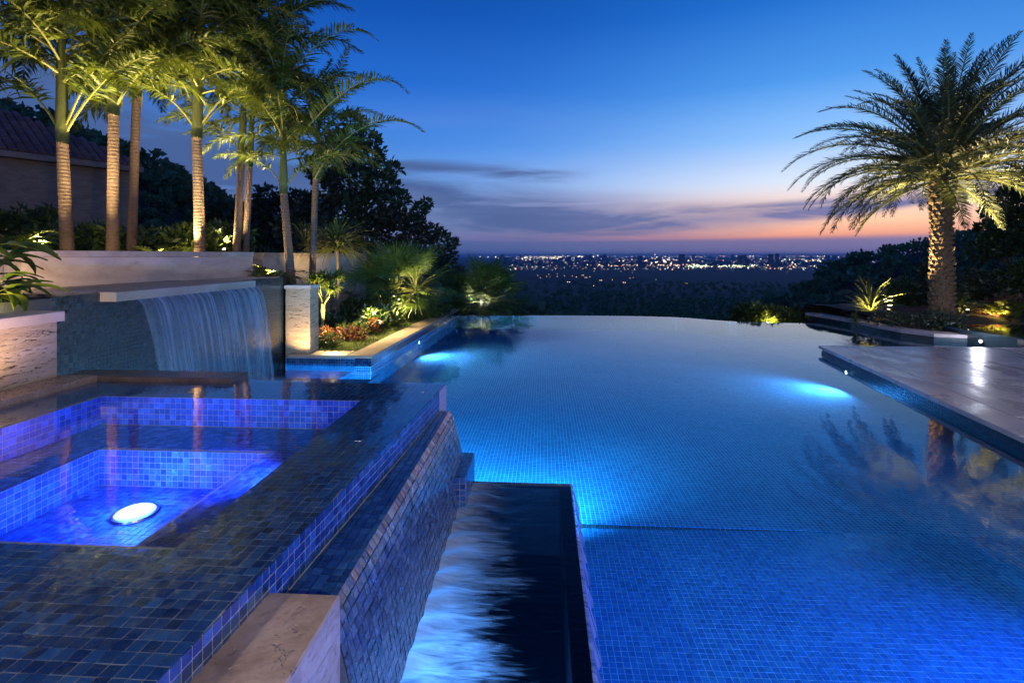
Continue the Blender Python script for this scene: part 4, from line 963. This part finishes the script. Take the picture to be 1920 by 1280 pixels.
# broad leaved plant at the left edge
def broad_leaf_mesh(seed, L=.3, wd=.11):
    r = random.Random(seed); v = []; f = []; mb = MB(); mb.tube([(0, 0, 0), (.1, 0, .06), (.18, 0, .08)], [.006, .005, .004], 4, mi=1)
    b0 = len(mb.v); st = 6
    for i in range(st+1):
        t_q = i/st; x = .18+L*t_q; z = .08+.05*math.sin(t_q*2.2)-.16*t_q**2; hw = wd*.5*math.sin(math.pi*min(1, .12+t_q*.88))**.8
        mb.v += [(x, -hw, z+.018), (x, 0, z), (x, hw, z+.018)]
    for i in range(st):
        a = b0+3*i; mb.f += [(a, a+1, a+4, a+3), (a+1, a+2, a+5, a+4)]; mb.mi += [0, 0]
    return mesh('leaf', mb.v, mb.f, [M['lush_leaf'], M['stalk']], True, mb.mi)
BL = [broad_leaf_mesh(i, .26+.05*i, .09+.015*i) for i in range(3)]
def broad(loc, label, n, sc, h=.5):
    root = empty('broad_leaf_plant', loc); tag(root, label, 'plant'); r = random.Random(n)
    for k in range(3): MB().tube([(0, 0, -.05), (r.uniform(-.1, .1), r.uniform(-.1, .1), h*.5), (r.uniform(-.2, .2), r.uniform(-.2, .2), h)], [.012, .01, .006], 6).build('stem', M['stalk'], root, True)
    for i in range(n):
        z = r.uniform(.05, h); link('leaf', BL[i % 3], root, (r.uniform(-.12, .12), r.uniform(-.12, .12), z), (r.uniform(-.4, .4), r.uniform(-.7, .3), i*2.4+r.uniform(-.4, .4)), sc*r.uniform(.7, 1.2))
broad((-5.25, 4.42, 1.36), 'broad leaved plant lit yellow green at the left edge above the planter wall', 46, 1.1, .55)
broad((-4.95, 4.2, 1.36), 'low broad leaved plant drooping over the planter wall at the left edge', 30, .9, .25)

# lit branching shrub beside the pier
bx = V(600, 560, 10.1)[0]; root = empty('branching_shrub', (bx, 10.1, .25)); tag(root, 'yellow lit shrub with bare forking stems beside the travertine pier', 'shrub')
r = random.Random(3); tips = []
def fork(p, d, L, rad, lev):
    q = p+d*L; m_ = (p+q)/2+Vector((r.uniform(-.03, .03), r.uniform(-.03, .03), 0)); MB().tube([tuple(p), tuple(m_), tuple(q)], [rad, rad*.85, rad*.72], 7).build('branch', M['yb'] if 'yb' in M else M['stalk'], root, True)
    if lev == 0: tips.append(q); return
    for k in range(2 if lev < 3 else 3):
        dd = (d+Vector((r.uniform(-.75, .75), r.uniform(-.5, .5), r.uniform(-.05, .45)))).normalized(); fork(q, dd, L*r.uniform(.62, .85), rad*.66, lev-1)
fork(Vector((0, 0, -.1)), Vector((.12, 0, 1)).normalized(), .5, .045, 3)
RM = [spike_mesh('leaf_rosette', 26, .30, .034, 30+i, 0, 80, .7, 'lush_leaf') for i in range(2)]
for i, tq in enumerate(tips): link('leaf_rosette', RM[i % 2], root, tuple(tq), (r.uniform(-.5, .5), r.uniform(-.5, .5), r.uniform(0, 6)), r.uniform(.8, 1.2))
# shrubs in the lawn bed
for (px, py, Y, nm, n, w_, h, sz, mat, lb) in [
    (672, 575, 11.8, 'leafy_shrub', 1500, .45, .45, .12, 'hedge_leaf', 'dark leafy shrub under the far garden wall'),
    (700, 560, 13.2, 'leafy_shrub', 1800, .6, .7, .13, 'hedge_leaf', 'taller leafy shrub left of the bushy fan palm'),
    (640, 560, 11.0, 'leafy_shrub', 1200, .35, .4, .11, 'dark_leaf', 'small dark shrub behind the red leaved plants'),
    (655, 600, 10.9, 'leafy_shrub', 900, .28, .22, .10, 'lush_leaf', 'low light green shrub behind the red leaved plants'),
    (722, 590, 12.6, 'leafy_shrub', 900, .35, .2, .10, 'lush_leaf', 'low rounded shrub on the lawn edge left of the fan palm'),
    (800, 560, 15.2, 'leafy_shrub', 1100, .5, .3, .12, 'hedge_leaf', 'shrub at the far end of the lawn behind the coping'),
    (812, 566, 14.4, 'leafy_shrub', 300, .16, .12, .09, 'lush_leaf', 'small lit yellow green shrub right of the fan palm foot'),
    (618, 628, 10.0, 'red_shrub', 700, .26, .16, .085, 'red_leaf', 'red leaved shrub nearest the pier'),
    (655, 615, 10.6, 'red_shrub', 800, .26, .2, .085, 'red_leaf', 'red leaved shrub in the middle of the lawn bed'),
    (692, 602, 11.4, 'red_shrub', 500, .16, .2, .08, 'red_leaf', 'small lit pinkish shrub at the lawn edge'),
    (608, 640, 9.6, 'leafy_shrub', 500, .2, .1, .07, 'hedge_leaf', 'low green groundcover tuft beside the pier foot')]:
    x = V(px, py, Y)[0]; z = float(lawn_z(np.array(x), np.array(Y))); shrub(nm, (x, Y, z-.02), lb, n, blobs_for(w_, w_*.7, h, 7, (.12, .12+w_*.5), .08, n), sz, mat)
# grass on the lawn
ng = 26000; gx = RNG.uniform(-5.2, -3.4, ng); gy = RNG.uniform(9.24, 16.9, ng); k = gx < -3.06+(gy-8.87)*.0285-.44; gx, gy = gx[k], gy[k]
gz = lawn_z(gx, gy); a = RNG.uniform(0, 6.28, len(gx)); L = RNG.uniform(.025, .06, len(gx)); ww = .004
tipx, tipy = gx+RNG.normal(0, .018, len(gx)), gy+RNG.normal(0, .018, len(gx))
P = np.stack([np.stack([gx-np.cos(a)*ww, gy-np.sin(a)*ww, gz], -1), np.stack([gx+np.cos(a)*ww, gy+np.sin(a)*ww, gz], -1), np.stack([tipx, tipy, gz+L], -1)], 1).reshape(-1, 3)
o = link('grass', fast_mesh('grass', P, np.arange(len(P)).reshape(-1, 3), M['grass_blade'])); o['kind'] = 'stuff'
# pebbles on the slope beyond the pool
v = []; f = []; r = random.Random(9)
for i in range(420):
    x, y = -1.9+r.gauss(0, .55), 17.35+abs(r.gauss(0, .5)); z = .10-max(0, y-17.2)*.42-max(0, x+2.6)*.28; s1 = r.uniform(.02, .06); b0 = len(v)
    v += [(x+s1, y, z), (x, y+s1, z), (x-s1, y, z), (x, y-s1, z), (x+r.uniform(-.3, .3)*s1, y, z+s1*.9), (x, y, z-s1)]
    f += [(b0, b0+1, b0+4), (b0+1, b0+2, b0+4), (b0+2, b0+3, b0+4), (b0+3, b0, b0+4)]
o = link('pebbles', mesh('pebbles', v, f, M['rock'])); o['kind'] = 'stuff'
# ------------------------------------------------------------------ broad trees
def broad_tree(nm, loc, label, H, crown, n, size, mat, group=None, seed=1, tr=.16):
    root = empty(nm, loc); tag(root, label, 'tree', group); r = random.Random(seed)
    MB().tube([(0, 0, -.3), (.1, 0, H*.35), (0, .1, H*.75)], [tr*1.3, tr, tr*.5], 10).build('trunk', M['tree_bark'], root, True)
    for c, rad in crown[:7]:
        MB().tube([(0, 0, H*.3), (c[0]*.45, c[1]*.45, H*.3+(c[2]-H*.3)*.6), c], [tr*.5, tr*.3, tr*.1], 7).build('limb', M['tree_bark'], root, True)
    P, F4 = leaf_cloud(n, crown, size, 2.0, .5); o = link('crown', fast_mesh('crown', P, F4, M[mat]), root); o['kind'] = 'stuff'
    return root
def crown_px(org, Y, pts):
    out = []
    for (px, py, rp, dy) in pts:
        p = V(px, py, Y+dy); rr = rp/960*Y; out.append(((p[0]-org[0], p[1]-org[1], p[2]-org[2]), (rr, rr, rr*.85)))
    return out
Y = 20; x = V(690, 478, Y)[0]; og2 = (x, Y, -1.5)
broad_tree('dark_tree', og2, 'dark broad leaved tree silhouetted against the sky right of the palms', 4.5, crown_px(og2, Y, [(640, 270, 34, 0), (685, 300, 38, .5), (610, 320, 36, 0), (655, 340, 45, -.5), (715, 345, 34, 0), (735, 318, 18, 0), (700, 395, 50, .5), (640, 400, 45, 0), (750, 372, 18, -.4), (742, 408, 26, 0), (590, 390, 40, 1), (660, 225, 20, 0), (700, 440, 45, 0), (690, 262, 22, 0), (560, 430, 45, 1), (620, 450, 45, 1)]), 9000, .26, 'dark_leaf', seed=2)
x = V(790, 478, 19)[0]; og2 = (x, 19, -1.0)
broad_tree('dark_tree', og2, 'smaller dark tree with ragged top left of the far fan palm', 2.6, crown_px(og2, 19, [(785, 395, 16, 0), (800, 382, 9, 0), (775, 425, 24, 0), (810, 432, 14, 0), (828, 440, 10, 0), (845, 455, 12, 0), (800, 462, 26, 0), (760, 465, 28, 0), (838, 482, 20, 0), (792, 505, 34, 0), (850, 520, 26, 0)]), 4200, .2, 'dark_leaf', seed=3, tr=.09)
x = V(500, 478, 26)[0]; og2 = (x, 26, -2.)
broad_tree('dark_tree', og2, 'dark tree seen low between the palm trunks', 5, crown_px(og2, 26, [(420, 400, 30, 0), (470, 395, 30, 0), (500, 370, 26, 0), (520, 400, 34, 0), (560, 380, 30, 0), (480, 430, 40, 0), (540, 440, 40, 0), (400, 425, 28, 0), (375, 380, 22, 0)]), 5000, .3, 'dark_leaf', seed=4)
# right side trees and shrubs behind the date palm
Y = 19; x = V(1890, 478, Y)[0]; og2 = (x, Y, -.6)
broad_tree('garden_tree', og2, 'leafy tree at the right edge behind the date palm fronds', 3.4, crown_px(og2, Y, [(1870, 400, 22, 0), (1895, 380, 26, 0), (1915, 420, 34, 0), (1850, 430, 16, 0), (1880, 455, 30, 0), (1930, 350, 32, 0), (1905, 330, 20, 0), (1945, 450, 40, 0), (1840, 470, 22, 0)]), 5200, .2, 'hedge_leaf', seed=6, tr=.1)
rl = ['dark shrub at the left end of the palm bed', 'dense dark shrub behind the bright spiky clump', 'dark green shrub left of the date palm trunk', 'tall dark shrub right behind the date palm trunk', 'large dark shrub right of the date palm', 'dark shrub at the right edge of the palm bed', 'low shrub with golden lit leaves right of the date palm', 'low plant with orange lit leaves at the right edge', 'low ground plant at the foot of the date palm', 'low dark plant on the curved coping edge']
for i, (px, Y, w_, h, n, sz, mat, z0) in enumerate([(1665, 17.5, .8, .9, 2000, .16, 'dark_leaf', .1), (1690, 16.0, .7, .75, 2200, .15, 'hedge_leaf', .3), (1725, 16.6, .6, 1.0, 1800, .15, 'dark_leaf', .3), (1820, 17.5, 1.0, 1.6, 3200, .17, 'dark_leaf', .2), (1870, 16.8, 1.1, 1.5, 3600, .17, 'dark_leaf', .2), (1925, 16.5, .8, 1.4, 2400, .17, 'hedge_leaf', .3), (1850, 14.6, .7, .4, 1300, .13, 'hedge_leaf', .35), (1905, 14.2, .6, .35, 1100, .13, 'red_leaf', .35), (1770, 13.05, .45, .10, 900, .08, 'dark_leaf', .24), (1700, 13.3, .6, .08, 1000, .08, 'dark_leaf', .18)]):
    x = V(px, 478, Y)[0]; shrub('garden_shrub', (x, Y, z0), rl[i], n, blobs_for(w_, w_*.6, h, 9, (.15, .2+w_*.35), .05, 50+i), sz, mat, 2.2, 'shrubs in the palm bed', stems=4)
for i, (px, Y, w_, h, n, mat, lb) in enumerate([(1395, 18.0, .4, .35, 1400, 'hedge_leaf', 'leafy bush just past the pool edge, left of the lit ones'), (1435, 17.6, .45, .45, 1700, 'lush_leaf', 'bush with yellow lit leaves past the infinity edge'), (1478, 17.4, .4, .3, 1500, 'lush_leaf', 'rounded light green bush just beyond the curved pool edge'), (1505, 17.8, .35, .3, 900, 'hedge_leaf', 'bush nearest the left end of the palm bed coping')]):
    x = V(px, 478, Y)[0]; shrub('leafy_bush', (x, Y, -.52), lb, n, blobs_for(w_, .4, h, 8, (.2, .38), .3, 80+i), .15, mat, 2.0, 'bushes beyond the infinity edge')
for i, (px, Y, lb) in enumerate([(1862, 14.0, 'small golden lit palm fronds right of the date palm trunk'), (1900, 13.8, 'low lit fronds at the right edge of the bed')]):
    x = V(px, 478, Y)[0]; fern((x, Y, .4), lb, 20, 1.1, 'low_palm')

# ------------------------------------------------------------------ house on the left
HC = V(243, 478, 20)[0]; hd = Vector((-.583, -1, 0)).normalized(); hn = Vector((-hd.y, hd.x, 0))   # along the wall towards us; hn points away from the pool
if hn.x > 0: hn = -hn
HO = (HC, 20, 0); house = empty('house', HO); tag(house, 'dark house with a sloping clay tile roof behind the leftmost palms', 'house')
def hp(a, b2): return (hd.x*a+hn.x*b2, hd.y*a+hn.y*b2)
ez = 5.35
MB().prism([hp(0, 0), hp(0, 7), hp(12, 7), hp(12, 0)][::1], 0, ez).build('wall', M['house_wall'], house)
MB().prism([hp(-.35, -.4), hp(-.35, 7.4), hp(12, 7.4), hp(12, -.4)], ez, ez+.22, .03).build('eave', M['house_wall'], house)
# hip roof plane facing us with separate tiles
rA, rB = 3.4, .58     # run to ridge, rise per metre
b = MB(); c0 = (*hp(-.3, -.35), ez+.23); c1 = (*hp(12, -.35), ez+.23); c2 = (*hp(12, rA), ez+.23+(rA+.35)*rB); c3 = (*hp(3.2, rA), ez+.23+(rA+.35)*rB); c4 = (*hp(-.3, 7.3), ez+.23)
b.quad(c0, c1, c2, c3); b.v += [c0, c3, (*hp(3.2, rA+.2), c3[2]), c4]; b.f.append((4, 5, 6, 7)); b.mi.append(0); b.build('roof', M['clay'], house)
tv = []; tf = []
for i in range(5):
    a = math.pi*i/4; 
    for t_q in (0, 1): tv.append((-.125*math.cos(a)*(1-.12*t_q), .42*t_q, .085*math.sin(a)+.02-.0*t_q))
for i in range(4): tf.append((2*i, 2*i+2, 2*i+3, 2*i+1))
tf.append((0, 2, 4, 6, 8))
tilem = mesh('roof_tile', tv, tf, M['clay'], False)
upv = Vector((hn.x, hn.y, rB)).normalized(); alv = hd.copy(); nv = alv.cross(upv)
if nv.z < 0: nv = -nv
Mx = Matrix((alv*-1 if alv.cross(upv).z < 0 else alv, upv, nv)).transposed()
cnt = 0
for rr_ in range(11):
    for cc in range(30):
        a_ = -.2+cc*.27; s_2 = rr_*.37; b_ = -.35+s_2*math.cos(math.atan(rB))
        if b_ > rA or a_ < -.3+(b_+.35)*.95-.1 or cnt >= 298: continue
        if a_ > 7.6: continue
        p = Vector((*hp(a_, b_), ez+.235+(b_+.35)*rB))
        o = link('roof_tile', tilem, house); o.matrix_local = Matrix.Translation(p) @ (Mx @ Matrix.Rotation(R(-4+random.uniform(-2, 2)), 3, 'X')).to_4x4(); cnt += 1

# ------------------------------------------------------------------ forest on the slopes
def tree_lump(seed, n=260, full=True):
    r = np.random.default_rng(seed); bl = [((0, 0, 3.0), (2.9, 2.9, 2.3))]+[((r.uniform(-1.7, 1.7), r.uniform(-1.7, 1.7), r.uniform(2.2, 5)), (q := r.uniform(.9, 1.7), q, q*.8)) for _ in range(8)]
    return leaf_cloud(n, bl, .95, 1.4, .78)
FT = []
for i in range(5):
    P, F4 = tree_lump(i, 900); FT.append(fast_mesh('forest_tree', P, F4, M['forest_leaf']))
cand = []; r = random.Random(21)
for _ in range(60000):
    az_ = R(r.uniform(-56, 58)); D = 24*math.exp(r.random()**.9*math.log(1900/24)); x, y = math.sin(az_)*D, math.cos(az_)*D
    if D < 34 and not (x < -14 and y > 26) and not (x > 14 and y > 24): continue
    if x > 6.5 and x < 30 and y < 28: continue
    cand.append((D, x, y))
cand.sort(); used = {}; near = []; far = []
for D, x, y in cand:
    cell = max(2.6, D*.020); key = (round(math.log(D)*14), int(x/cell), int(y/cell)); ok = True
    if used.get(key): continue
    used[key] = 1
    z = float(terrain(np.array(x), np.array(y))); sc = r.uniform(.6, 1.25)*(1.0 if D > 60 else .55)
    px, py, dd = proj((x, y, z+4*sc))
    if not (-500 < px < 2600) or py > 640: continue
    if not (-30 < px < 1950) and r.random() < .35: continue
    if x < -12 and D < 110: sc *= .42
    (near if len(near) < 290 else far).append((x, y, z, sc))
for (x, y, z, sc) in near:
    o = link('forest_tree', FT[r.randrange(5)], None, (x, y, z-.4), (0, 0, r.uniform(0, 6.28)), (sc*1.15, sc*1.15, sc))
    tag(o, 'dark rounded tree among many on the wooded slope', 'tree', 'trees on the wooded slope')
Ps = []
base = [tree_lump(30+i, 84)[0] for i in range(8)]
far = far[:5200]
for (x, y, z, sc) in far:
    P = base[r.randrange(8)]; D = math.hypot(x, y); q = sc*(1.0 if D < 500 else 1.35); a = r.uniform(0, 6.28); ca, sa = math.cos(a)*q, math.sin(a)*q
    C = P.reshape(-1, 4, 3); ctr = C.mean(1, keepdims=True); Pq = (ctr+(C-ctr)*1.8).reshape(-1, 3)
    Ps.append(np.stack([Pq[:, 0]*ca-Pq[:, 1]*sa+x, Pq[:, 0]*sa+Pq[:, 1]*ca+y, Pq[:, 2]*q+z-.5], -1))
if Ps:
    P = np.concatenate(Ps); o = link('far_forest', fast_mesh('far_forest', P, np.arange(len(P)).reshape(-1, 4), M['forest_leaf'])); o['kind'] = 'stuff'
print('forest', len(near), len(far))

# ------------------------------------------------------------------ city on the plain
def cubes(centres, sizes, name, mat, cols=None):
    C = np.array(centres, float); S = np.array(sizes, float).reshape(len(C), -1); S = np.repeat(S, 3, 1) if S.shape[1] == 1 else S
    cu = np.array([(-1, -1, -1), (1, -1, -1), (1, 1, -1), (-1, 1, -1), (-1, -1, 1), (1, -1, 1), (1, 1, 1), (-1, 1, 1)])*.5
    Vv = (C[:, None]+cu[None]*S[:, None]).reshape(-1, 3); F6 = np.array([(0, 1, 5, 4), (1, 2, 6, 5), (2, 3, 7, 6), (3, 0, 4, 7), (4, 5, 6, 7)])
    me = fast_mesh(name, Vv, (np.arange(len(C))[:, None, None]*8+F6).reshape(-1, 4), mat)
    if cols is not None:
        ca = me.color_attributes.new('Col', 'FLOAT_COLOR', 'POINT'); ca.data.foreach_set('color', np.repeat(np.c_[cols, np.ones(len(cols))], 8, 0).ravel())
    return link(name, me)
r = random.Random(77); cs, ss, cc_ = [], [], []
PAL = [(1, .72, .42), (1, .55, .25), (1, .85, .65), (.8, .9, 1), (1, .35, .2), (.75, 1, .7), (1, .95, .8)]
def citylight(px, py, br, sz=1., col=None):
    z = -100+r.uniform(2, 12); d = ray(px, py); dz = (py-478)
    if dz < 6: D = 16000*r.uniform(.8, 1.3); z = CZ-D*dz/960
    else: D = min(16000, (CZ-z)*960/dz)
    x = d[0]*D; s_q = D/960*sz*1.4; br *= 1.35; c_ = col or r.choice(PAL); cs.append((x, d[1]*D, z)); ss.append((s_q, s_q, s_q*.8)); cc_.append([q*br for q in c_])
for _ in range(2000):
    px = 950+r.random()**.9*810; u_ = r.random(); py = 480+u_**1.5*26; dens = .5+.5*math.sin(px*.013+1)+.6*math.exp(-((px-1240)/70)**2)
    if r.random() > .35+.5*dens: continue
    citylight(px, py, r.choice([.4, .6, .9, 1.4, 3.5]), r.choice([.45, .5, .6, .9]))
for _ in range(150): px = r.gauss(1030, 45); citylight(px, 483+r.gauss(0, 1.5)+(px-1030)*-.01, r.uniform(1.5, 4), r.uniform(.6, 1.1), (1, .88, .6))
for _ in range(120): px = r.uniform(1290, 1420); citylight(px, 498+r.gauss(0, 1.3), r.uniform(1, 4), r.uniform(.6, 1.), (.85, 1, .6))
for _ in range(90): px = r.uniform(1120, 1290); citylight(px, 497+r.gauss(0, .8), r.uniform(1, 3.5), r.uniform(.5, .9), (1, .6, .35))
for _ in range(60): px = r.gauss(1245, 22); citylight(px, 488+r.gauss(0, 4), r.uniform(2, 5), r.uniform(.6, 1.2), (1, .8, .6))
for _ in range(50): citylight(r.uniform(1480, 1545), 490+r.gauss(0, 4), r.uniform(1, 4), r.uniform(.6, 1.), (1, .85, .5))
for _ in range(22): citylight(r.uniform(960, 1480), 502+r.random()**2*26, r.uniform(.3, 1.), r.uniform(.4, .6))
o = cubes(cs, ss, 'city_lights', M['city_glow'], cc_); o['kind'] = 'stuff'
cs2, ss2 = [], []
for _ in range(700):
    px = r.uniform(940, 1760); py = 478.5+r.random()**1.6*22; D = min(15000, 100*960/max(6, (py-478))); d = ray(px, py); h = r.uniform(8, 40) if r.random() > .06 else r.uniform(60, 120)
    cs2.append((d[0]*D, d[1]*D, -100+h/2)); ss2.append((r.uniform(15, 60)*D/5000, r.uniform(15, 60), h))
plain('city_wall', (.06, .06, .075), .8); o = cubes(cs2, ss2, 'city_buildings', M['city_wall']); o['kind'] = 'stuff'
for (px, D, h, wd, lb) in [(1098, 9000, 108, 30, 'tall dark tower block on the city skyline left of centre'), (1240, 9500, 102, 22, 'slim tower on the skyline above the brightest city lights'), (1082, 9000, 92, 14, 'thin mast like tower on the skyline at the left')]:
    d = ray(px, 478); root = empty('tower_block', (d[0]*D, d[1]*D, -100)); tag(root, lb, 'tower')
    MB().box(-wd/2, wd/2, -wd/2, wd/2, 0, h*.9).box(-wd*.3, wd*.3, -wd*.3, wd*.3, h*.9, h).build('shaft', M['city_wall'], root)
# houses with lights among the trees in the valley
hs = [(1010, 515), (1016, 519), (1027, 517), (1031, 513), (1047, 517), (1047, 512), (1060, 516), (1068, 527), (1075, 516), (1084, 518), (1094, 515), (1100, 519), (1106, 518), (1128, 524), (1150, 523), (1183, 520), (1187, 519), (1172, 528), (1117, 534), (1288, 530), (1166, 508), (1116, 507)]
for i, (px, py) in enumerate(hs):
    z = float(np.interp(1400, *DZ)); D = (CZ+88-2)*960/(py-478)*.86; p = ray(px, py); x, y = p[0]*D, p[1]*D; z0 = CZ+p[2]*D-3
    root = empty('valley_house', (x, y, z0-6)); tag(root, 'small house with lit windows among the dark trees of the valley', 'house', 'lit houses in the valley')
    w_ = r.uniform(6, 10); MB().box(-w_, w_, -4, 4, 0, 9).build('wall', M['concrete'], root)
    MB().prism([(-w_-1, -5), (w_+1, -5), (w_+1, 5), (-w_-1, 5)], 9, 9.3).prism([(-w_, -3.5), (w_, -3.5), (w_, 3.5), (-w_, 3.5)], 9.3, 10.6).build('roof', M['clay'], root)
    for k in range(r.choice([1, 1, 2])): MB().box(-w_*.7+k*w_*.6, -w_*.7+k*w_*.6+w_*.16, -4.15, -4.02, 6, 7.8).build('window', M['window_warm'], root)

# ================================================================== GARDEN LIGHTS
for (px, Y, z, dx_, pw_, lb) in [
    (70, 7.4, 1.84, .35, 190, 'uplight left of the leftmost palm'), (172, 7.7, 1.84, .3, 190, 'uplight between the two leftmost palms'), (300, 8.5, 1.84, -.2, 170, 'uplight right of the leaning palm'),
    (345, 8.9, 1.84, .45, 190, 'uplight left of the lone palm'), (420, 9.9, 1.84, .3, 160, 'uplight left of the paired palms'), (505, 9.6, 1.34, .3, 160, 'uplight left of the palm over the pier'), (560, 10.2, .3, .3, 160, 'uplight near the farthest right slender palm')]:
    x = V(px, 478, Y)[0]; uplight((x, Y, z+.02), (x+dx_, Y+.5, z+4.6), pw_, lb, 'gold', 82, 1.)
xx = V(604, 560, 9.75)[0]; uplight((xx, 9.6, .25), (xx+.1, 10.2, 1.6), 110, 'uplight in front of the lit branching shrub', 'gold', 80)
uplight((-4.15, 8.55, .0), (-4.45, 9.1, .9), 17, 'small light washing the travertine pier', 'warm', 85, fixture=False)
uplight((-4.45, 12.7, .25), (-4.2, 13.9, 1.5), 120, 'uplight left of the bushy fan palm', 'gold', 95)
uplight((-4.95, 10.95, .45), (-4.95, 12.0, 2.3), 60, 'uplight below the large spiky shrub', 'gold', 90)
uplight((-3.62, 12.6, .2), (-3.8, 13.9, 1.5), 200, 'uplight at the foot of the bushy fan palm', 'gold', 90)
spot((-3.9, 13.1, .9), (-3.6, 12.7, .1), 250, 'gold', 125); spot((-4.3, 10.2, .95), (-3.8, 10.1, .1), 200, 'gold', 130); spot((-4.0, 11.6, .85), (-3.75, 11.6, .1), 250, 'gold', 125)
uplight((-2.55, 16.98, .12), (-2.1, 17.7, .9), 60, 'light on the pebbled slope beyond the pool corner', 'white', 100)
uplight((-3.66, 3.1, .94), (-4.02, 3.25, 1.35), 11, 'wall washer below the low planter wall', 'warm', 130, fixture=False)
uplight((-5.25, 4.75, 1.60), (-5.98, 5.65, 1.84), 10, 'light in the planter washing the end of the garden wall', 'warm', 62, .15, fixture=False)
uplight((-4.55, 3.75, 1.38), (-5.15, 4.5, 1.72), 14, 'light under the broad leaved plant at the left edge', 'gold', 120)
for k_, (px, Y) in enumerate([(60, 6.75), (170, 6.9), (270, 7.6), (350, 8.9)]):  # unseen washers added to brighten the hedge
    x = V(px, 478, Y)[0]; uplight((x, Y, 1.82), (x, Y+2.0, 2.3), 9, ['added low light behind the wall at the far left', 'added low light behind the wall left of the second palm', 'added low light behind the middle of the wall', 'added low light behind the wall near the lone palm'][k_], 'gold', 140)
uplight((DPx-.95, DPy+.55, .4), (DPx-.35, DPy+.1, 4.6), 800, 'uplight left of the date palm trunk', 'gold', 75)
uplight((DPx+1.05, DPy+.55, .4), (DPx+.4, DPy+.1, 4.6), 800, 'uplight right of the date palm trunk', 'gold', 75)
x = V(1636, 580, 14.2)[0]; uplight((x, 14.05, .2), (x, 14.7, 1.0), 50, 'uplight in front of the bright spiky clump', 'gold', 90)
x = V(1880, 478, 13.7)[0]; uplight((x, 13.5, .3), (x, 14.4, .9), 50, 'uplight among the low plants right of the date palm', 'amber', 110)
x = V(1445, 478, 17.2)[0]; uplight((x, 16.9, -.45), (x+.1, 17.8, .1), 48, 'uplight under the bushes past the pool edge', 'gold', 110)
wall_lamp((9.37, 11.6, .10), (-1, -.35, .02), 'bright lamp in the side of the raised round basin', 40, (.8, .85, 1), 150, target=(8.3, 10.2, .2), r=.03)
# more pool lamps hidden below the trough end and along the near walls; the spa one is added to brighten mid-pool
wall_lamp((-.25, 4.10, -.22), (0, 1, 0), 'lamp under the far end of the overflow trough', 210, 'azure', 150, target=(-.3, 7.6, -.3))
wall_lamp((-1.9, 4.20, -.22), (0, 1, 0), 'added lamp in the back wall of the spa facing the pool', 260, 'azure', 150, target=(-1., 7.0, -.2))
wall_lamp((.24, 1.15, -.12), (1, .0, 0), 'lamp on the outer side of the overflow trough', 30, (.05, .2, 1), 150, target=(1.2, 1.7, -.4))
wall_lamp((-3.6, 4.32, -.12), (-.2, 1, .1), 'lamp in the alcove at the foot of the waterfall', 30, (.45, .75, 1), 150, target=(-4.3, 6.4, .35))
for (y_, p_) in ((.4, 60), (1.3, 55), (2.15, 85)):
    pt((-.20, y_, -.33), p_, (.25, .47, 1), .08)
foamy('overflow_film', [(5, 30, 1.), (18, 60, .3)], lambda t_, p: t_.mapr(t_.noise(t_.scale(p, (3, 40, 5)), 1., 4, .6), .35, .65, .12, .6), (.5, .68, 1, 1))
b = MB(); ys2 = np.linspace(.3, 4.06, 120)
for a, b2 in zip(ys2[:-1], ys2[1:]):
    f_ = lambda y: .012*math.sin(y*31)+.006*math.sin(y*77)
    b.quad((.205, a, .156), (.225+.1*f_(a), a, .150), (.225+.1*f_(b2), b2, .150), (.205, b2, .156)); b.quad((.225+.1*f_(a), a, .150), (.262+f_(a), a, .003), (.262+f_(b2), b2, .003), (.225+.1*f_(b2), b2, .150))
tag(b.build('overflow_film', M['overflow_film'], None, True), kind='structure')
# unseen patio lanterns, the deck one added for cascade highlights: they light the near stone, the rim tiles and the garden walls
for (x_, y_, p_, lb) in ((2.6, -2.2, 760, 'patio lantern behind the viewpoint on the right'), (-3.0, -3.0, 640, 'patio lantern behind the viewpoint by the planter wall'), (7.7, 5.3, 100, 'added lantern on the deck beyond the right edge of view')):
    root = empty('patio_lantern', (x_, y_, .15)); tag(root, lb, 'lantern', 'patio lanterns')
    MB().tube([(0, 0, 0), (0, 0, .04), (0, 0, .05), (0, 0, 2.7)], [.14, .14, .04, .035], 12).build('post', M['bronze'], root, True)
    MB().tube([(0, 0, 2.7), (0, 0, 2.72), (0, 0, 3.0)], [.03, .11, .14], 12).build('glass', M['lantern_glass'], root, True)
    MB().tube([(0, 0, 3.0), (0, 0, 3.02), (0, 0, 3.14)], [.18, .18, .02], 12).build('hood', M['bronze'], root, True)
    pt((x_, y_, 2.86+.15), p_, (1, .86, .80), .09)
# evening haze over the valley
m_, t_ = newmat('haze'); pv = t_.new('ShaderNodeVolumePrincipled'); pv.inputs['Color'].default_value = (.42, .66, 1, 1); pv.inputs['Density'].default_value = HAZE
o_ = t_.new('ShaderNodeOutputMaterial'); t_.l.new(pv.outputs[0], o_.inputs['Volume'])
if HAZE: MB().box(-41500, 41500, -41500, 41500, -118, 60).build('haze', m_)['kind'] = 'stuff'

for (px, Y, tx, pw_, lb) in ((150, 7.9, .0, 240, 'added narrow beam aimed up between the leftmost palms'), (235, 8.1, .1, 240, 'added narrow beam aimed up by the leaning palm'), (395, 9.1, -.1, 240, 'added narrow beam aimed up beside the lone palm'), (480, 10.0, .2, 240, 'added narrow beam aimed up into the paired palms')):  # extra unseen spots added to lift the dark crown tops
    x = V(px, 478, Y)[0]; uplight((x, Y, 1.86 if px < 430 else 1.36), (x+tx, Y+.2, 7.5), pw_, lb, 'gold', 44, 1.)
pt((9.22, 11.5, .46), 30, (.82, .84, 1), .03)  # added point light, spreads the basin lamp's glare over the deck
